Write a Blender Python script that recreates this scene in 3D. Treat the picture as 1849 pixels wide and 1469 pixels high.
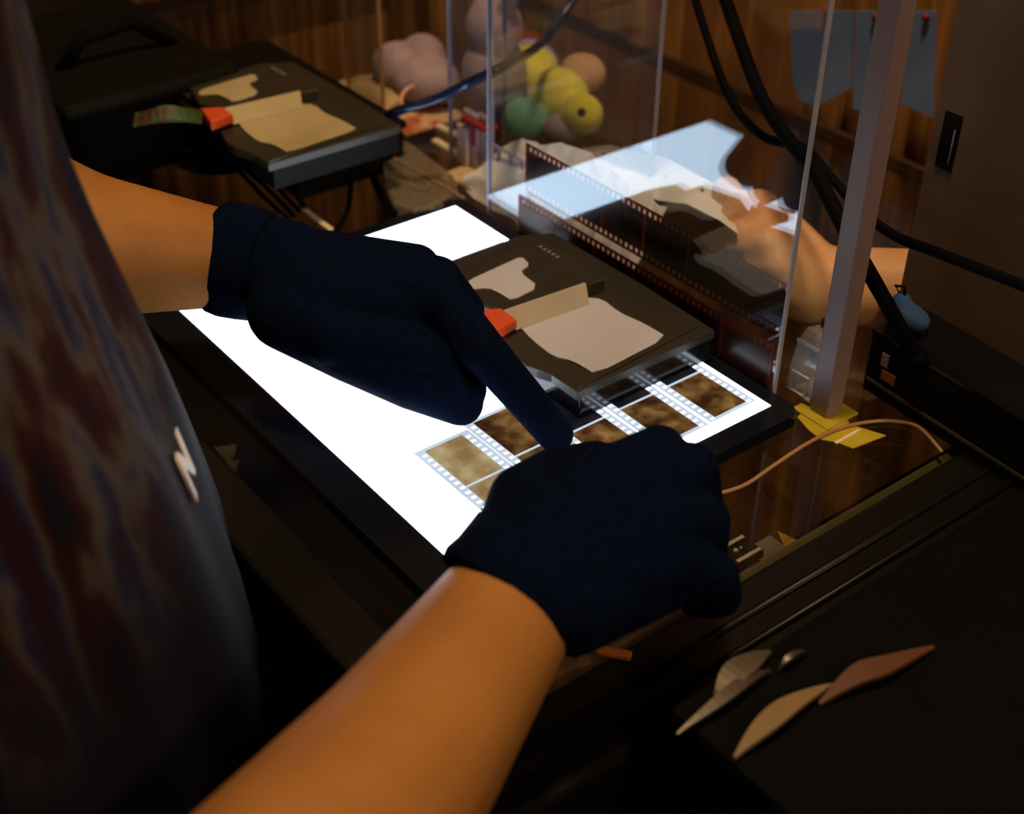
import bpy, bmesh, math, random
from mathutils import Vector, Matrix
random.seed(4)
S = bpy.context.scene
COL = S.collection
for o in list(bpy.data.objects):
    bpy.data.objects.remove(o, do_unlink=True)

# ------------------------------------------------------------------ camera
# world frame: metres, origin at the near corner of the light pad's glowing panel,
# +X along its short side, +Y along its long side, +Z up; the glass table top is z = -0.008
CAM = Vector((-0.273511, -0.392845, 0.432290))
RX = Vector((0.7917823, -0.6107300, 0.0094701))      # image right
RY = Vector((-0.3482621, -0.4641339, -0.8144282))    # image down
RZ = Vector((0.5017911, 0.6415517, -0.5801871))      # view direction
FPX = 2436.31
cd = bpy.data.cameras.new('camera'); cam = bpy.data.objects.new('camera', cd); COL.objects.link(cam)
m = Matrix.Identity(4)
for i in range(3):
    m[i][0] = RX[i]; m[i][1] = -RY[i]; m[i][2] = -RZ[i]; m[i][3] = CAM[i]
cam.matrix_world = m
cd.sensor_fit = 'HORIZONTAL'; cd.sensor_width = 36.0; cd.lens = 36.0 * FPX / 1849.0
cd.clip_start = 0.02; cd.clip_end = 50
cd.dof.use_dof = True; cd.dof.focus_distance = 0.70; cd.dof.aperture_fstop = 6.5
S.camera = cam

# ------------------------------------------------------------------ world, lights, exposure
w = bpy.data.worlds.new('world'); S.world = w; w.use_nodes = True
w.node_tree.nodes['Background'].inputs[0].default_value = (1.0, 0.72, 0.5, 1)
w.node_tree.nodes['Background'].inputs[1].default_value = 0.006
S.view_settings.view_transform = 'Standard'; S.view_settings.look = 'None'
S.view_settings.exposure = 0.0; S.view_settings.gamma = 1.0; S.view_settings.use_curve_mapping = False

def area(name, loc, target, size, power, color):
    ld = bpy.data.lights.new(name, 'AREA'); ld.shape = 'DISK'; ld.size = size; ld.energy = power; ld.color = color
    o = bpy.data.objects.new(name, ld); COL.objects.link(o); o.location = loc
    o.rotation_euler = (Vector(target) - Vector(loc)).to_track_quat('-Z', 'Y').to_euler()
    return o
area('room_lamp', (0.08, 0.12, 1.85), (0.14, 0.1, 0.0), 0.28, 18.5, (1.0, 0.68, 0.38))
area('unseen_fill', (0.30, -1.50, 1.05), (0.45, 0.3, 0.0), 0.25, 9.0, (1.0, 0.70, 0.42))  # unseen fill light added to brighten the curtain and plush
try:
    S.cycles.transparent_max_bounces = 24
    S.cycles.max_bounces = 12
except Exception:
    pass

# ------------------------------------------------------------------ helpers
def ray(u, v):
    return RX * ((u - 924.5) / FPX) + RY * ((v - 734.5) / FPX) + RZ
def at(u, v, z):            # a photo pixel -> the point of the horizontal plane z it shows
    d = ray(u, v); return CAM + d * ((z - CAM.z) / d.z)
def atx(u, v, x):           # ... of the upright plane x
    d = ray(u, v); return CAM + d * ((x - CAM.x) / d.x)
def aty(u, v, y):           # ... of the upright plane y
    d = ray(u, v); return CAM + d * ((y - CAM.y) / d.y)
def atd(u, v, dep):         # ... at a depth along the view axis
    return CAM + ray(u, v) * dep
TZ = -0.008

def tag(o, label=None, cat=None, group=None, kind=None):
    if label: o['label'] = label
    if cat: o['category'] = cat
    if group: o['group'] = group
    if kind: o['kind'] = kind
    return o
def empty(name, loc=(0, 0, 0), rz=0.0):
    o = bpy.data.objects.new(name, None); COL.objects.link(o)
    o.location = loc; o.rotation_euler = (0, 0, rz); o.empty_display_size = 0.02
    return o

class MB:
    def __init__(self): self.bm = bmesh.new()
    def box(self, a, b, bev=0.0, M=None):
        lo = [min(p, q) for p, q in zip(a, b)]; hi = [max(p, q) for p, q in zip(a, b)]
        vs = [self.bm.verts.new((x, y, z)) for x in (lo[0], hi[0]) for y in (lo[1], hi[1]) for z in (lo[2], hi[2])]
        F = [(0, 1, 3, 2), (4, 6, 7, 5), (0, 4, 5, 1), (2, 3, 7, 6), (0, 2, 6, 4), (1, 5, 7, 3)]
        fs = [self.bm.faces.new([vs[i] for i in f]) for f in F]
        if bev > 0:
            es = list({e for f in fs for e in f.edges})
            r = bmesh.ops.bevel(self.bm, geom=es, offset=bev, segments=2, profile=0.5, affect='EDGES')
            vs = list({v for f in r['faces'] for v in f.verts} | {v for v in vs if v.is_valid})
        if M is not None: bmesh.ops.transform(self.bm, matrix=M, verts=vs)
        return self
    def prism(self, poly, z0, z1, bev=0.0):
        a = sum(poly[i][0] * poly[(i + 1) % len(poly)][1] - poly[(i + 1) % len(poly)][0] * poly[i][1] for i in range(len(poly)))
        if a < 0: poly = list(reversed(poly))
        b = [self.bm.verts.new((p[0], p[1], z0)) for p in poly]; t = [self.bm.verts.new((p[0], p[1], z1)) for p in poly]
        n = len(poly)
        fb = self.bm.faces.new(list(reversed(b))); ft = self.bm.faces.new(t)
        for i in range(n): self.bm.faces.new((b[i], b[(i + 1) % n], t[(i + 1) % n], t[i]))
        if bev > 0:
            bmesh.ops.bevel(self.bm, geom=list(ft.edges), offset=bev, segments=2, profile=0.5, affect='EDGES')
        return self
    def tube(self, pts, rads, seg=10, cap=True, flat=None):
        pts = [Vector(p) for p in pts]
        if not hasattr(rads, '__len__'): rads = [rads] * len(pts)
        rings = []; up = Vector((0.13, 0.21, 0.97)).normalized()
        for i, p in enumerate(pts):
            d = (pts[min(i + 1, len(pts) - 1)] - pts[max(i - 1, 0)]).normalized()
            s = d.cross(up)
            if s.length < 1e-3: s = d.cross(Vector((1, 0, 0)))
            s.normalize(); n = s.cross(d).normalized()
            k = (1.0, 1.0) if flat is None else flat
            rings.append([self.bm.verts.new(p + (s * math.cos(t) * k[0] + n * math.sin(t) * k[1]) * rads[i])
                          for t in [2 * math.pi * j / seg for j in range(seg)]])
        for a, b in zip(rings, rings[1:]):
            for j in range(seg): self.bm.faces.new((a[j], a[(j + 1) % seg], b[(j + 1) % seg], b[j]))
        if cap:
            self.bm.faces.new(list(reversed(rings[0]))); self.bm.faces.new(rings[-1])
        return self
    def ball(self, c, r, seg=16, M=None):
        rr = r if hasattr(r, '__len__') else (r, r, r)
        mm = Matrix.Translation(Vector(c)) @ (M if M is not None else Matrix.Identity(4)) @ Matrix.Diagonal((rr[0], rr[1], rr[2], 1))
        bmesh.ops.create_uvsphere(self.bm, u_segments=seg, v_segments=max(6, seg // 2), radius=1.0, matrix=mm)
        return self
    def capsule(self, a, b, ra, rb, seg=14, flat=None):
        a = Vector(a); b = Vector(b); d = b - a; L = max(d.length, 1e-6); d.normalize()
        ps, rs = [], []
        for k in range(5):
            t = -math.pi / 2 + (k + .35) * (math.pi / 2) / 5; ps.append(a + d * ra * math.sin(t)); rs.append(ra * math.cos(t))
        ps.append(a); rs.append(ra); ps.append(b); rs.append(rb)
        for k in range(5):
            t = (k + .65) * (math.pi / 2) / 5; ps.append(b + d * rb * math.sin(t)); rs.append(rb * math.cos(t))
        up = Vector(flat[0]).normalized() if flat else Vector((0.1, 0.2, 0.97)).normalized()
        n = (up - d * up.dot(d))
        if n.length < 1e-3: n = d.cross(Vector((1, 0, 0)))
        n.normalize(); s = d.cross(n)
        k = flat[1] if flat else 1.0
        rings = [[self.bm.verts.new(p + (s * math.cos(t) + n * math.sin(t) * k) * r) for t in [2 * math.pi * j / seg for j in range(seg)]] for p, r in zip(ps, rs)]
        for x, y in zip(rings, rings[1:]):
            for j in range(seg): self.bm.faces.new((x[j], x[(j + 1) % seg], y[(j + 1) % seg], y[j]))
        self.bm.faces.new(list(reversed(rings[0]))); self.bm.faces.new(rings[-1])
        return self
    def loft(self, rings, cap=True, closed=True):
        R_ = [[self.bm.verts.new(p) for p in r] for r in rings]; n = len(R_[0])
        for a, b in zip(R_, R_[1:]):
            for j in range(n if closed else n - 1): self.bm.faces.new((a[j], a[(j + 1) % n], b[(j + 1) % n], b[j]))
        if cap and closed:
            self.bm.faces.new(list(reversed(R_[0]))); self.bm.faces.new(R_[-1])
        return self
    def build(self, name, mat, parent=None, smooth=False, loc=None, rot=None, recalc=True):
        if recalc: bmesh.ops.recalc_face_normals(self.bm, faces=self.bm.faces[:])
        me = bpy.data.meshes.new(name); self.bm.to_mesh(me); self.bm.free()
        if mat: me.materials.append(mat)
        if smooth:
            for p in me.polygons: p.use_smooth = True
        o = bpy.data.objects.new(name, me); COL.objects.link(o)
        if parent: o.parent = parent
        if loc is not None: o.location = loc
        if rot is not None: o.rotation_euler = rot
        return o

def organic(mb, name, mat, voxel, parent=None, iters=6, factor=0.5):
    """fuses overlapping closed volumes into one continuous smooth surface"""
    bmesh.ops.recalc_face_normals(mb.bm, faces=mb.bm.faces[:])
    me = bpy.data.meshes.new('t'); mb.bm.to_mesh(me); mb.bm.free()
    o = bpy.data.objects.new('t', me); COL.objects.link(o)
    r = o.modifiers.new('r', 'REMESH'); r.mode = 'VOXEL'; r.voxel_size = voxel; r.use_smooth_shade = True
    s = o.modifiers.new('s', 'SMOOTH'); s.factor = factor; s.iterations = iters
    dg = bpy.context.evaluated_depsgraph_get()
    nm = bpy.data.meshes.new_from_object(o.evaluated_get(dg)); nm.name = name
    bpy.data.objects.remove(o, do_unlink=True)
    nm.materials.clear(); nm.materials.append(mat)
    for p in nm.polygons: p.use_smooth = True
    q = bpy.data.objects.new(name, nm); COL.objects.link(q)
    if parent: q.parent = parent
    return q

def copy_tree(o, parent=None):
    c = o.copy(); COL.objects.link(c)
    c.parent = parent
    for ch in list(o.children): copy_tree(ch, c)
    return c

def curve_pts(P, n=8):
    out = []
    for i in range(len(P) - 1):
        p0 = P[max(i - 1, 0)]; p1 = P[i]; p2 = P[i + 1]; p3 = P[min(i + 2, len(P) - 1)]
        for k in range(n):
            t = k / n
            out.append(0.5 * ((2 * p1) + (p2 - p0) * t + (2 * p0 - 5 * p1 + 4 * p2 - p3) * t * t + (3 * p1 - p0 - 3 * p2 + p3) * t ** 3))
    out.append(P[-1]); return out

# ------------------------------------------------------------------ materials
def mat(name, c1, rough=0.6, c2=None, scale=30.0, bump=0.0, bscale=200.0, metal=0.0, spec=0.5, sheen=0.0, stretch=None, ramp=(0.35, 0.65)):
    M = bpy.data.materials.new(name); M.use_nodes = True; nt = M.node_tree; N = nt.nodes; L = nt.links
    b = N['Principled BSDF']; b.inputs['Roughness'].default_value = rough; b.inputs['Metallic'].default_value = metal
    b.inputs['Specular IOR Level'].default_value = spec
    if sheen: b.inputs['Sheen Weight'].default_value = sheen
    tc = N.new('ShaderNodeTexCoord'); mp = N.new('ShaderNodeMapping'); L.new(tc.outputs['Object'], mp.inputs[0])
    if stretch: mp.inputs['Scale'].default_value = stretch
    n = N.new('ShaderNodeTexNoise'); n.inputs['Scale'].default_value = scale; n.inputs['Detail'].default_value = 4
    L.new(mp.outputs[0], n.inputs['Vector'])
    r = N.new('ShaderNodeValToRGB'); L.new(n.outputs[0], r.inputs[0])
    c2 = c2 or tuple(x * 0.85 for x in c1)
    r.color_ramp.elements[0].position, r.color_ramp.elements[1].position = ramp
    r.color_ramp.elements[0].color = (*c2, 1); r.color_ramp.elements[1].color = (*c1, 1)
    L.new(r.outputs[0], b.inputs['Base Color'])
    if bump:
        n2 = N.new('ShaderNodeTexNoise'); n2.inputs['Scale'].default_value = bscale; L.new(mp.outputs[0], n2.inputs['Vector'])
        bp = N.new('ShaderNodeBump'); bp.inputs['Strength'].default_value = bump; bp.inputs['Distance'].default_value = 0.002
        L.new(n2.outputs[0], bp.inputs['Height']); L.new(bp.outputs[0], b.inputs['Normal'])
    return M

def clear(name, tint, gloss, ior, rough=0.0, haze=0.0):
    """thin clear sheet: mirror reflection by Fresnel over a tinted see-through base, optional milky haze"""
    M = bpy.data.materials.new(name); M.use_nodes = True; nt = M.node_tree; N = nt.nodes; L = nt.links; N.clear()
    out = N.new('ShaderNodeOutputMaterial'); t = N.new('ShaderNodeBsdfTransparent'); t.inputs[0].default_value = (*tint, 1)
    g = N.new('ShaderNodeBsdfGlossy'); g.inputs[0].default_value = (*gloss, 1); g.inputs['Roughness'].default_value = rough
    f = N.new('ShaderNodeFresnel'); ge = N.new('ShaderNodeNewGeometry')
    ir = N.new('ShaderNodeMix'); ir.data_type = 'FLOAT'; L.new(ge.outputs['Backfacing'], ir.inputs[0]); ir.inputs[2].default_value = ior; ir.inputs[3].default_value = 1.0 / ior
    L.new(ir.outputs[0], f.inputs[0])
    base = t
    if haze > 0:
        d = N.new('ShaderNodeBsdfTranslucent'); d.inputs[0].default_value = (*gloss, 1)
        d2 = N.new('ShaderNodeBsdfDiffuse'); d2.inputs[0].default_value = (*gloss, 1)
        a = N.new('ShaderNodeAddShader'); L.new(d.outputs[0], a.inputs[0]); L.new(d2.outputs[0], a.inputs[1])
        mm = N.new('ShaderNodeMixShader'); L.new(t.outputs[0], mm.inputs[1]); L.new(a.outputs[0], mm.inputs[2])
        no = N.new('ShaderNodeTexNoise'); no.inputs['Scale'].default_value = 25.0
        mr = N.new('ShaderNodeMapRange'); L.new(no.outputs[0], mr.inputs[0]); mr.inputs['To Min'].default_value = haze * 0.5; mr.inputs['To Max'].default_value = haze * 1.5
        L.new(mr.outputs[0], mm.inputs[0]); base = mm
    mx = N.new('ShaderNodeMixShader'); L.new(f.outputs[0], mx.inputs[0]); L.new(base.outputs[0], mx.inputs[1]); L.new(g.outputs[0], mx.inputs[2])
    L.new(mx.outputs[0], out.inputs[0])
    return M

def film_mat(name, tint_a, tint_b, body, fac, scale=60.0, rough=0.25):
    """dyed film: see-through with an uneven picture density"""
    M = bpy.data.materials.new(name); M.use_nodes = True; nt = M.node_tree; N = nt.nodes; L = nt.links; N.clear()
    out = N.new('ShaderNodeOutputMaterial'); t = N.new('ShaderNodeBsdfTransparent')
    tc = N.new('ShaderNodeTexCoord'); no = N.new('ShaderNodeTexNoise'); no.inputs['Scale'].default_value = scale; no.inputs['Detail'].default_value = 5
    oi = N.new('ShaderNodeObjectInfo'); va = N.new('ShaderNodeVectorMath'); va.operation = 'MULTIPLY_ADD'
    L.new(tc.outputs['Object'], va.inputs[0]); va.inputs[1].default_value = (1, 1, 1)
    cb = N.new('ShaderNodeVectorMath'); cb.operation = 'SCALE'; cb.inputs[0].default_value = (7, 3, 5); L.new(oi.outputs['Random'], cb.inputs['Scale'])
    L.new(cb.outputs[0], va.inputs[2]); L.new(va.outputs[0], no.inputs['Vector'])
    r = N.new('ShaderNodeValToRGB'); r.color_ramp.elements[0].position = 0.38; r.color_ramp.elements[1].position = 0.66
    r.color_ramp.elements[0].color = (*tint_a, 1); r.color_ramp.elements[1].color = (*tint_b, 1)
    L.new(no.outputs[0], r.inputs[0]); L.new(r.outputs[0], t.inputs[0])
    d = N.new('ShaderNodeBsdfPrincipled'); d.inputs['Base Color'].default_value = (*body, 1); d.inputs['Roughness'].default_value = rough
    mx = N.new('ShaderNodeMixShader'); mx.inputs[0].default_value = fac
    L.new(t.outputs[0], mx.inputs[1]); L.new(d.outputs[0], mx.inputs[2]); L.new(mx.outputs[0], out.inputs[0])
    return M

def emis(name, col, strength, grad=0.0):
    M = bpy.data.materials.new(name); M.use_nodes = True; nt = M.node_tree; N = nt.nodes; L = nt.links; N.clear()
    out = N.new('ShaderNodeOutputMaterial'); e = N.new('ShaderNodeEmission'); e.inputs[1].default_value = strength
    n = N.new('ShaderNodeTexNoise'); n.inputs['Scale'].default_value = 3.0
    r = N.new('ShaderNodeValToRGB'); r.color_ramp.elements[0].color = (*[c * 0.985 for c in col], 1); r.color_ramp.elements[1].color = (*col, 1)
    L.new(n.outputs[0], r.inputs[0]); L.new(r.outputs[0], e.inputs[0]); L.new(e.outputs[0], out.inputs[0])
    return M

M_PAD = emis('glowing_diffuser', (0.86, 0.96, 1.10), 4.0)
M_BEZEL = mat('black_plastic_bezel', (0.006, 0.009, 0.016), 0.25, spec=0.28)
M_BLACK = mat('black_matt_plastic', (0.030, 0.026, 0.018), 0.42, bump=0.05)
M_GLOSSB = mat('black_gloss_plastic', (0.006, 0.006, 0.008), 0.14, spec=0.45)
M_CREAMP = mat('pad_tinted_diffuser', (0.55, 0.56, 0.66), 0.6, c2=(0.49, 0.49, 0.57), scale=14, bump=0.05)  # cooler cast from the pad's light is put into this panel colour
M_CREAMY = mat('cream_diffuser', (0.50, 0.41, 0.22), 0.6, c2=(0.40, 0.31, 0.15), scale=16, bump=0.05)
M_BEIGE = mat('beige_plastic_edge', (0.48, 0.42, 0.34), 0.45)
M_ORANGE = mat('orange_red_tab', (0.80, 0.10, 0.03), 0.45)
M_SKIN = mat('tan_skin', (0.42, 0.185, 0.045), 0.50, c2=(0.36, 0.15, 0.036), scale=25, bump=0.12, bscale=350, spec=0.3)
M_SKIN2 = mat('fair_skin', (0.80, 0.50, 0.27), 0.5, c2=(0.70, 0.36, 0.17), scale=30, bump=0.1, bscale=300, spec=0.3)
M_GLOVE = mat('navy_black_knit', (0.0020, 0.0058, 0.024), 0.9, c2=(0.0013, 0.004, 0.017), scale=200, bump=0.25, bscale=900, spec=0.05)
M_CUFF = mat('black_knit_cuff', (0.008, 0.010, 0.018), 0.85, scale=300, bump=0.3, bscale=700, spec=0.15)
M_CURT = mat('brown_curtain_cloth', (0.58, 0.27, 0.070), 0.8, c2=(0.22, 0.085, 0.026), scale=7, stretch=(1, 4.0, 0.6), bump=0.1, ramp=(0.36, 0.66))
M_PANE = clear('clear_acrylic_pane', (0.96, 0.97, 0.98), (0.75, 0.90, 1.0), 1.75)
M_GLASS = clear('glass_table_top', (0.90, 0.91, 0.90), (1, 1, 1), 1.5)
M_ACRYL = clear('clear_acrylic', (0.95, 0.955, 0.97), (0.9, 0.95, 1.0), 1.5, haze=0.02)
M_ACEDGE = mat('acrylic_edge', (0.42, 0.42, 0.52), 0.25)
M_ACEDGEW = mat('warm_acrylic_edge', (0.42, 0.24, 0.12), 0.3)
M_MILKY = clear('milky_acrylic', (0.88, 0.88, 0.90), (0.85, 0.92, 1.0), 1.5, haze=0.16)
M_POUCH = clear('frosted_film', (0.72, 0.68, 0.60), (0.75, 0.66, 0.50), 1.45, rough=0.2, haze=0.16)
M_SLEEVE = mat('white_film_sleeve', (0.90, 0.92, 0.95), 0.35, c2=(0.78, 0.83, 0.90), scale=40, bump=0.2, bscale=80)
M_PADREFL = mat('pad_reflection_white', (0.86, 0.88, 0.90), 0.7, c2=(0.78, 0.80, 0.84), scale=40, bump=0.2, bscale=80)  # white of the sheet added as the pad's reflection
M_NEG = film_mat('negative_film_base', (0.42, 0.12, 0.085), (0.52, 0.17, 0.11), (0.20, 0.040, 0.024), 0.35, 40)
M_NEGF = film_mat('negative_film_frame', (0.10, 0.03, 0.03), (0.48, 0.17, 0.12), (0.060, 0.013, 0.009), 0.42, 45)
M_PERF = mat('perforation_rim', (0.62, 0.42, 0.34), 0.4)
M_POS = film_mat('slide_film_base', (0.40, 0.41, 0.42), (0.435, 0.44, 0.445), (0.5, 0.5, 0.5), 0.03, 40)
M_POSF = film_mat('slide_film_picture', (0.28, 0.16, 0.085), (0.72, 0.49, 0.24), (0.06, 0.03, 0.01), 0.06, 75)
M_POSL = film_mat('slide_film_picture_pale', (0.70, 0.52, 0.30), (0.97, 0.83, 0.58), (0.2, 0.12, 0.05), 0.04, 55)
M_POSD = film_mat('slide_film_picture_dense', (0.10, 0.10, 0.12), (0.20, 0.17, 0.17), (0.02, 0.02, 0.02), 0.15, 60)
M_CABLE = mat('black_rubber', (0.003, 0.003, 0.0035), 0.7, spec=0.06)
M_CABLEB = mat('blue_black_rubber', (0.008, 0.018, 0.06), 0.22)
M_YELLOW = mat('yellow_plush', (0.95, 0.90, 0.06), 0.9, c2=(0.85, 0.76, 0.04), scale=120, bump=0.6, bscale=500, sheen=0.3)
M_GREENP = mat('mint_plush', (0.34, 0.85, 0.55), 0.9, scale=120, bump=0.6, bscale=500)
M_PURPLEP = mat('violet_plush', (0.46, 0.38, 0.75), 0.9, scale=120, bump=0.6, bscale=500)
M_PEACHP = mat('peach_plush', (0.75, 0.46, 0.25), 0.9, scale=120, bump=0.6, bscale=500)
M_MAUVE = mat('mauve_plush', (0.46, 0.34, 0.40), 0.9, c2=(0.34, 0.25, 0.30), scale=60, bump=0.6, bscale=500)
M_EYE = mat('black_bead', (0.004, 0.004, 0.006), 0.12)
M_PINK = mat('pink_cord', (0.80, 0.42, 0.32), 0.6)
M_CARD = mat('cream_card', (0.62, 0.46, 0.22), 0.7, c2=(0.48, 0.34, 0.16), scale=60)
M_CARDP = mat('orange_pattern_card', (0.62, 0.42, 0.26), 0.7, c2=(0.46, 0.10, 0.03), scale=45, ramp=(0.44, 0.5))
M_YGREEN = mat('yellow_green_ink', (0.42, 0.42, 0.02), 0.7)
M_YINK = mat('yellow_ink', (0.75, 0.55, 0.03), 0.7)
M_RED = mat('dark_red_plastic', (0.28, 0.02, 0.03), 0.4)
M_PINKW = mat('pinkish_white_plastic', (0.62, 0.50, 0.52), 0.4, c2=(0.52, 0.38, 0.42), scale=70)
M_MAGENTA = mat('magenta_ink', (0.36, 0.04, 0.18), 0.5)
M_YPAPER = mat('mustard_paper', (0.52, 0.40, 0.012), 0.7, c2=(0.44, 0.32, 0.008), scale=20)
M_BOXK = mat('black_card_box', (0.006, 0.0055, 0.0045), 0.6, spec=0.10)
M_OLIVE = mat('olive_card_edge', (0.10, 0.085, 0.02), 0.5)
M_CARTON = mat('brown_carton', (0.19, 0.115, 0.070), 0.75, c2=(0.15, 0.09, 0.055), scale=15)
M_BLUE = mat('blue_cloth', (0.02, 0.07, 0.20), 0.8)
M_BLUEP = mat('pale_blue_paper', (0.20, 0.32, 0.62), 0.7, c2=(0.15, 0.25, 0.52), scale=12)
M_FRAME = mat('black_table_frame', (0.007, 0.006, 0.005), 0.36, spec=0.25)
M_ALU = mat('aluminium_and_highlight', (0.25, 0.22, 0.18), 0.35, metal=0.9)  # also colours the grey highlights built as strips
M_TAN = mat('tan_highlight_and_seam', (0.26, 0.17, 0.07), 0.6, bump=0.1)  # colours the tan highlight band and a card seam
M_RUST = mat('rust_highlight_tone', (0.12, 0.042, 0.010), 0.6, bump=0.1)  # colour of a blurred highlight built as a band
M_WHITE = mat('white_card', (0.80, 0.70, 0.58), 0.5)
M_GREY = mat('grey_card', (0.24, 0.21, 0.18), 0.6)
M_FOIL = mat('silver_foil', (0.80, 0.72, 0.55), 0.22, metal=0.9, bump=0.8, bscale=60)
M_WALL = mat('dark_wall_paint', (0.05, 0.03, 0.018), 0.9)
M_FLOOR = mat('dark_floor', (0.02, 0.014, 0.010), 0.7)
M_GREENPK = mat('green_packet', (0.03, 0.075, 0.012), 0.5, c2=(0.07, 0.028, 0.014), scale=90, ramp=(0.45, 0.5))
M_TROUS = mat('dark_trousers', (0.010, 0.010, 0.014), 0.85)
M_HAIR = mat('black_hair', (0.010, 0.008, 0.007), 0.5, scale=200, bump=0.6, bscale=300)
M_SHIRT2 = mat('dark_sweater', (0.03, 0.03, 0.04), 0.85, bump=0.3, bscale=500)
M_EYEW = mat('eye_white', (0.7, 0.68, 0.64), 0.3)
M_LIP = mat('lip_red', (0.36, 0.12, 0.08), 0.5)

def shirt_mat():
    M = bpy.data.materials.new('printed_tshirt_cloth'); M.use_nodes = True; nt = M.node_tree; N = nt.nodes; L = nt.links
    b = N['Principled BSDF']; b.inputs['Roughness'].default_value = 0.85; b.inputs['Specular IOR Level'].default_value = 0.15
    tc = N.new('ShaderNodeTexCoord'); mp = N.new('ShaderNodeMapping'); L.new(tc.outputs['Object'], mp.inputs[0]); mp.inputs['Scale'].default_value = (1, 1.0, 0.32)
    n = N.new('ShaderNodeTexNoise'); n.inputs['Scale'].default_value = 38; n.inputs['Detail'].default_value = 3; L.new(mp.outputs[0], n.inputs['Vector'])
    r = N.new('ShaderNodeValToRGB'); L.new(n.outputs[0], r.inputs[0])
    e = r.color_ramp.elements; e[0].position = 0.0; e[0].color = (0.008, 0.009, 0.03, 1); e[1].position = 1.0; e[1].color = (0.02, 0.026, 0.10, 1)
    for p, c in ((0.36, (0.006, 0.005, 0.014)), (0.42, (0.030, 0.005, 0.006)), (0.47, (0.038, 0.010, 0.011)), (0.51, (0.075, 0.055, 0.040)), (0.55, (0.085, 0.072, 0.075)), (0.60, (0.022, 0.026, 0.075)), (0.67, (0.032, 0.007, 0.018))):
        q = e.new(p); q.color = (*c, 1)
    # the print fades to near-black lower down
    sx = N.new('ShaderNodeSeparateXYZ'); L.new(tc.outputs['Object'], sx.inputs[0])
    mr = N.new('ShaderNodeMapRange'); mr.interpolation_type = 'SMOOTHSTEP'; L.new(sx.outputs['Z'], mr.inputs[0]); mr.inputs['From Min'].default_value = 0.07; mr.inputs['From Max'].default_value = 0.19
    mx = N.new('ShaderNodeMix'); mx.data_type = 'RGBA'; L.new(mr.outputs[0], mx.inputs['Factor']); mx.inputs[6].default_value = (0.006, 0.006, 0.014, 1); L.new(r.outputs[0], mx.inputs[7])
    L.new(mx.outputs[2], b.inputs['Base Color'])
    return M
M_SHIRT = shirt_mat()

# ------------------------------------------------------------------ setting
MB().box((-3, -3, -0.95), (3, 3, -0.90)).build('floor', M_FLOOR)['kind'] = 'structure'
MB().box((0.96, -3, -0.90), (1.02, 3, 1.8)).build('wall_back', M_WALL)['kind'] = 'structure'
MB().box((-3, 2.0, -0.90), (0.96, 2.06, 1.8)).build('wall_left', M_WALL)['kind'] = 'structure'

# pleated curtain hanging behind the table from a rod
def curtain():
    root = empty('curtain', (0.58, 0.6, -0.88))
    tag(root, 'brown pleated curtain hanging behind the glass table', 'curtain')
    mb = MB(); rows = [(-0.88), (-0.5), (-0.2), 0.1, 0.4, 0.7, 1.0]; y0, y1, n = -0.02, 1.75, 640
    g = []
    for zi, z in enumerate(rows):
        line = []
        for i in range(n + 1):
            y = y0 + (y1 - y0) * i / n
            ph = 2 * math.pi * y / 0.034 + 1.3 * math.sin(y * 9.0) + 0.25 * zi
            amp = 0.010 * (0.75 + 0.35 * math.sin(y * 31 + zi * 0.4))
            x = amp * math.sin(ph) + 0.007 * math.sin(2.3 * ph + 1)
            line.append((x, y - 0.6, z + 0.88))
        g.append(line)
    mb.loft(g, cap=False, closed=False)
    c = mb.build('cloth', M_CURT, root, smooth=True)
    so = c.modifiers.new('thick', 'SOLIDIFY'); so.thickness = 0.002
    MB().tube([(0, -0.65, 1.885), (0, 1.2, 1.885)], 0.010).build('rod', M_FRAME, root, smooth=True)
curtain()

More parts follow.
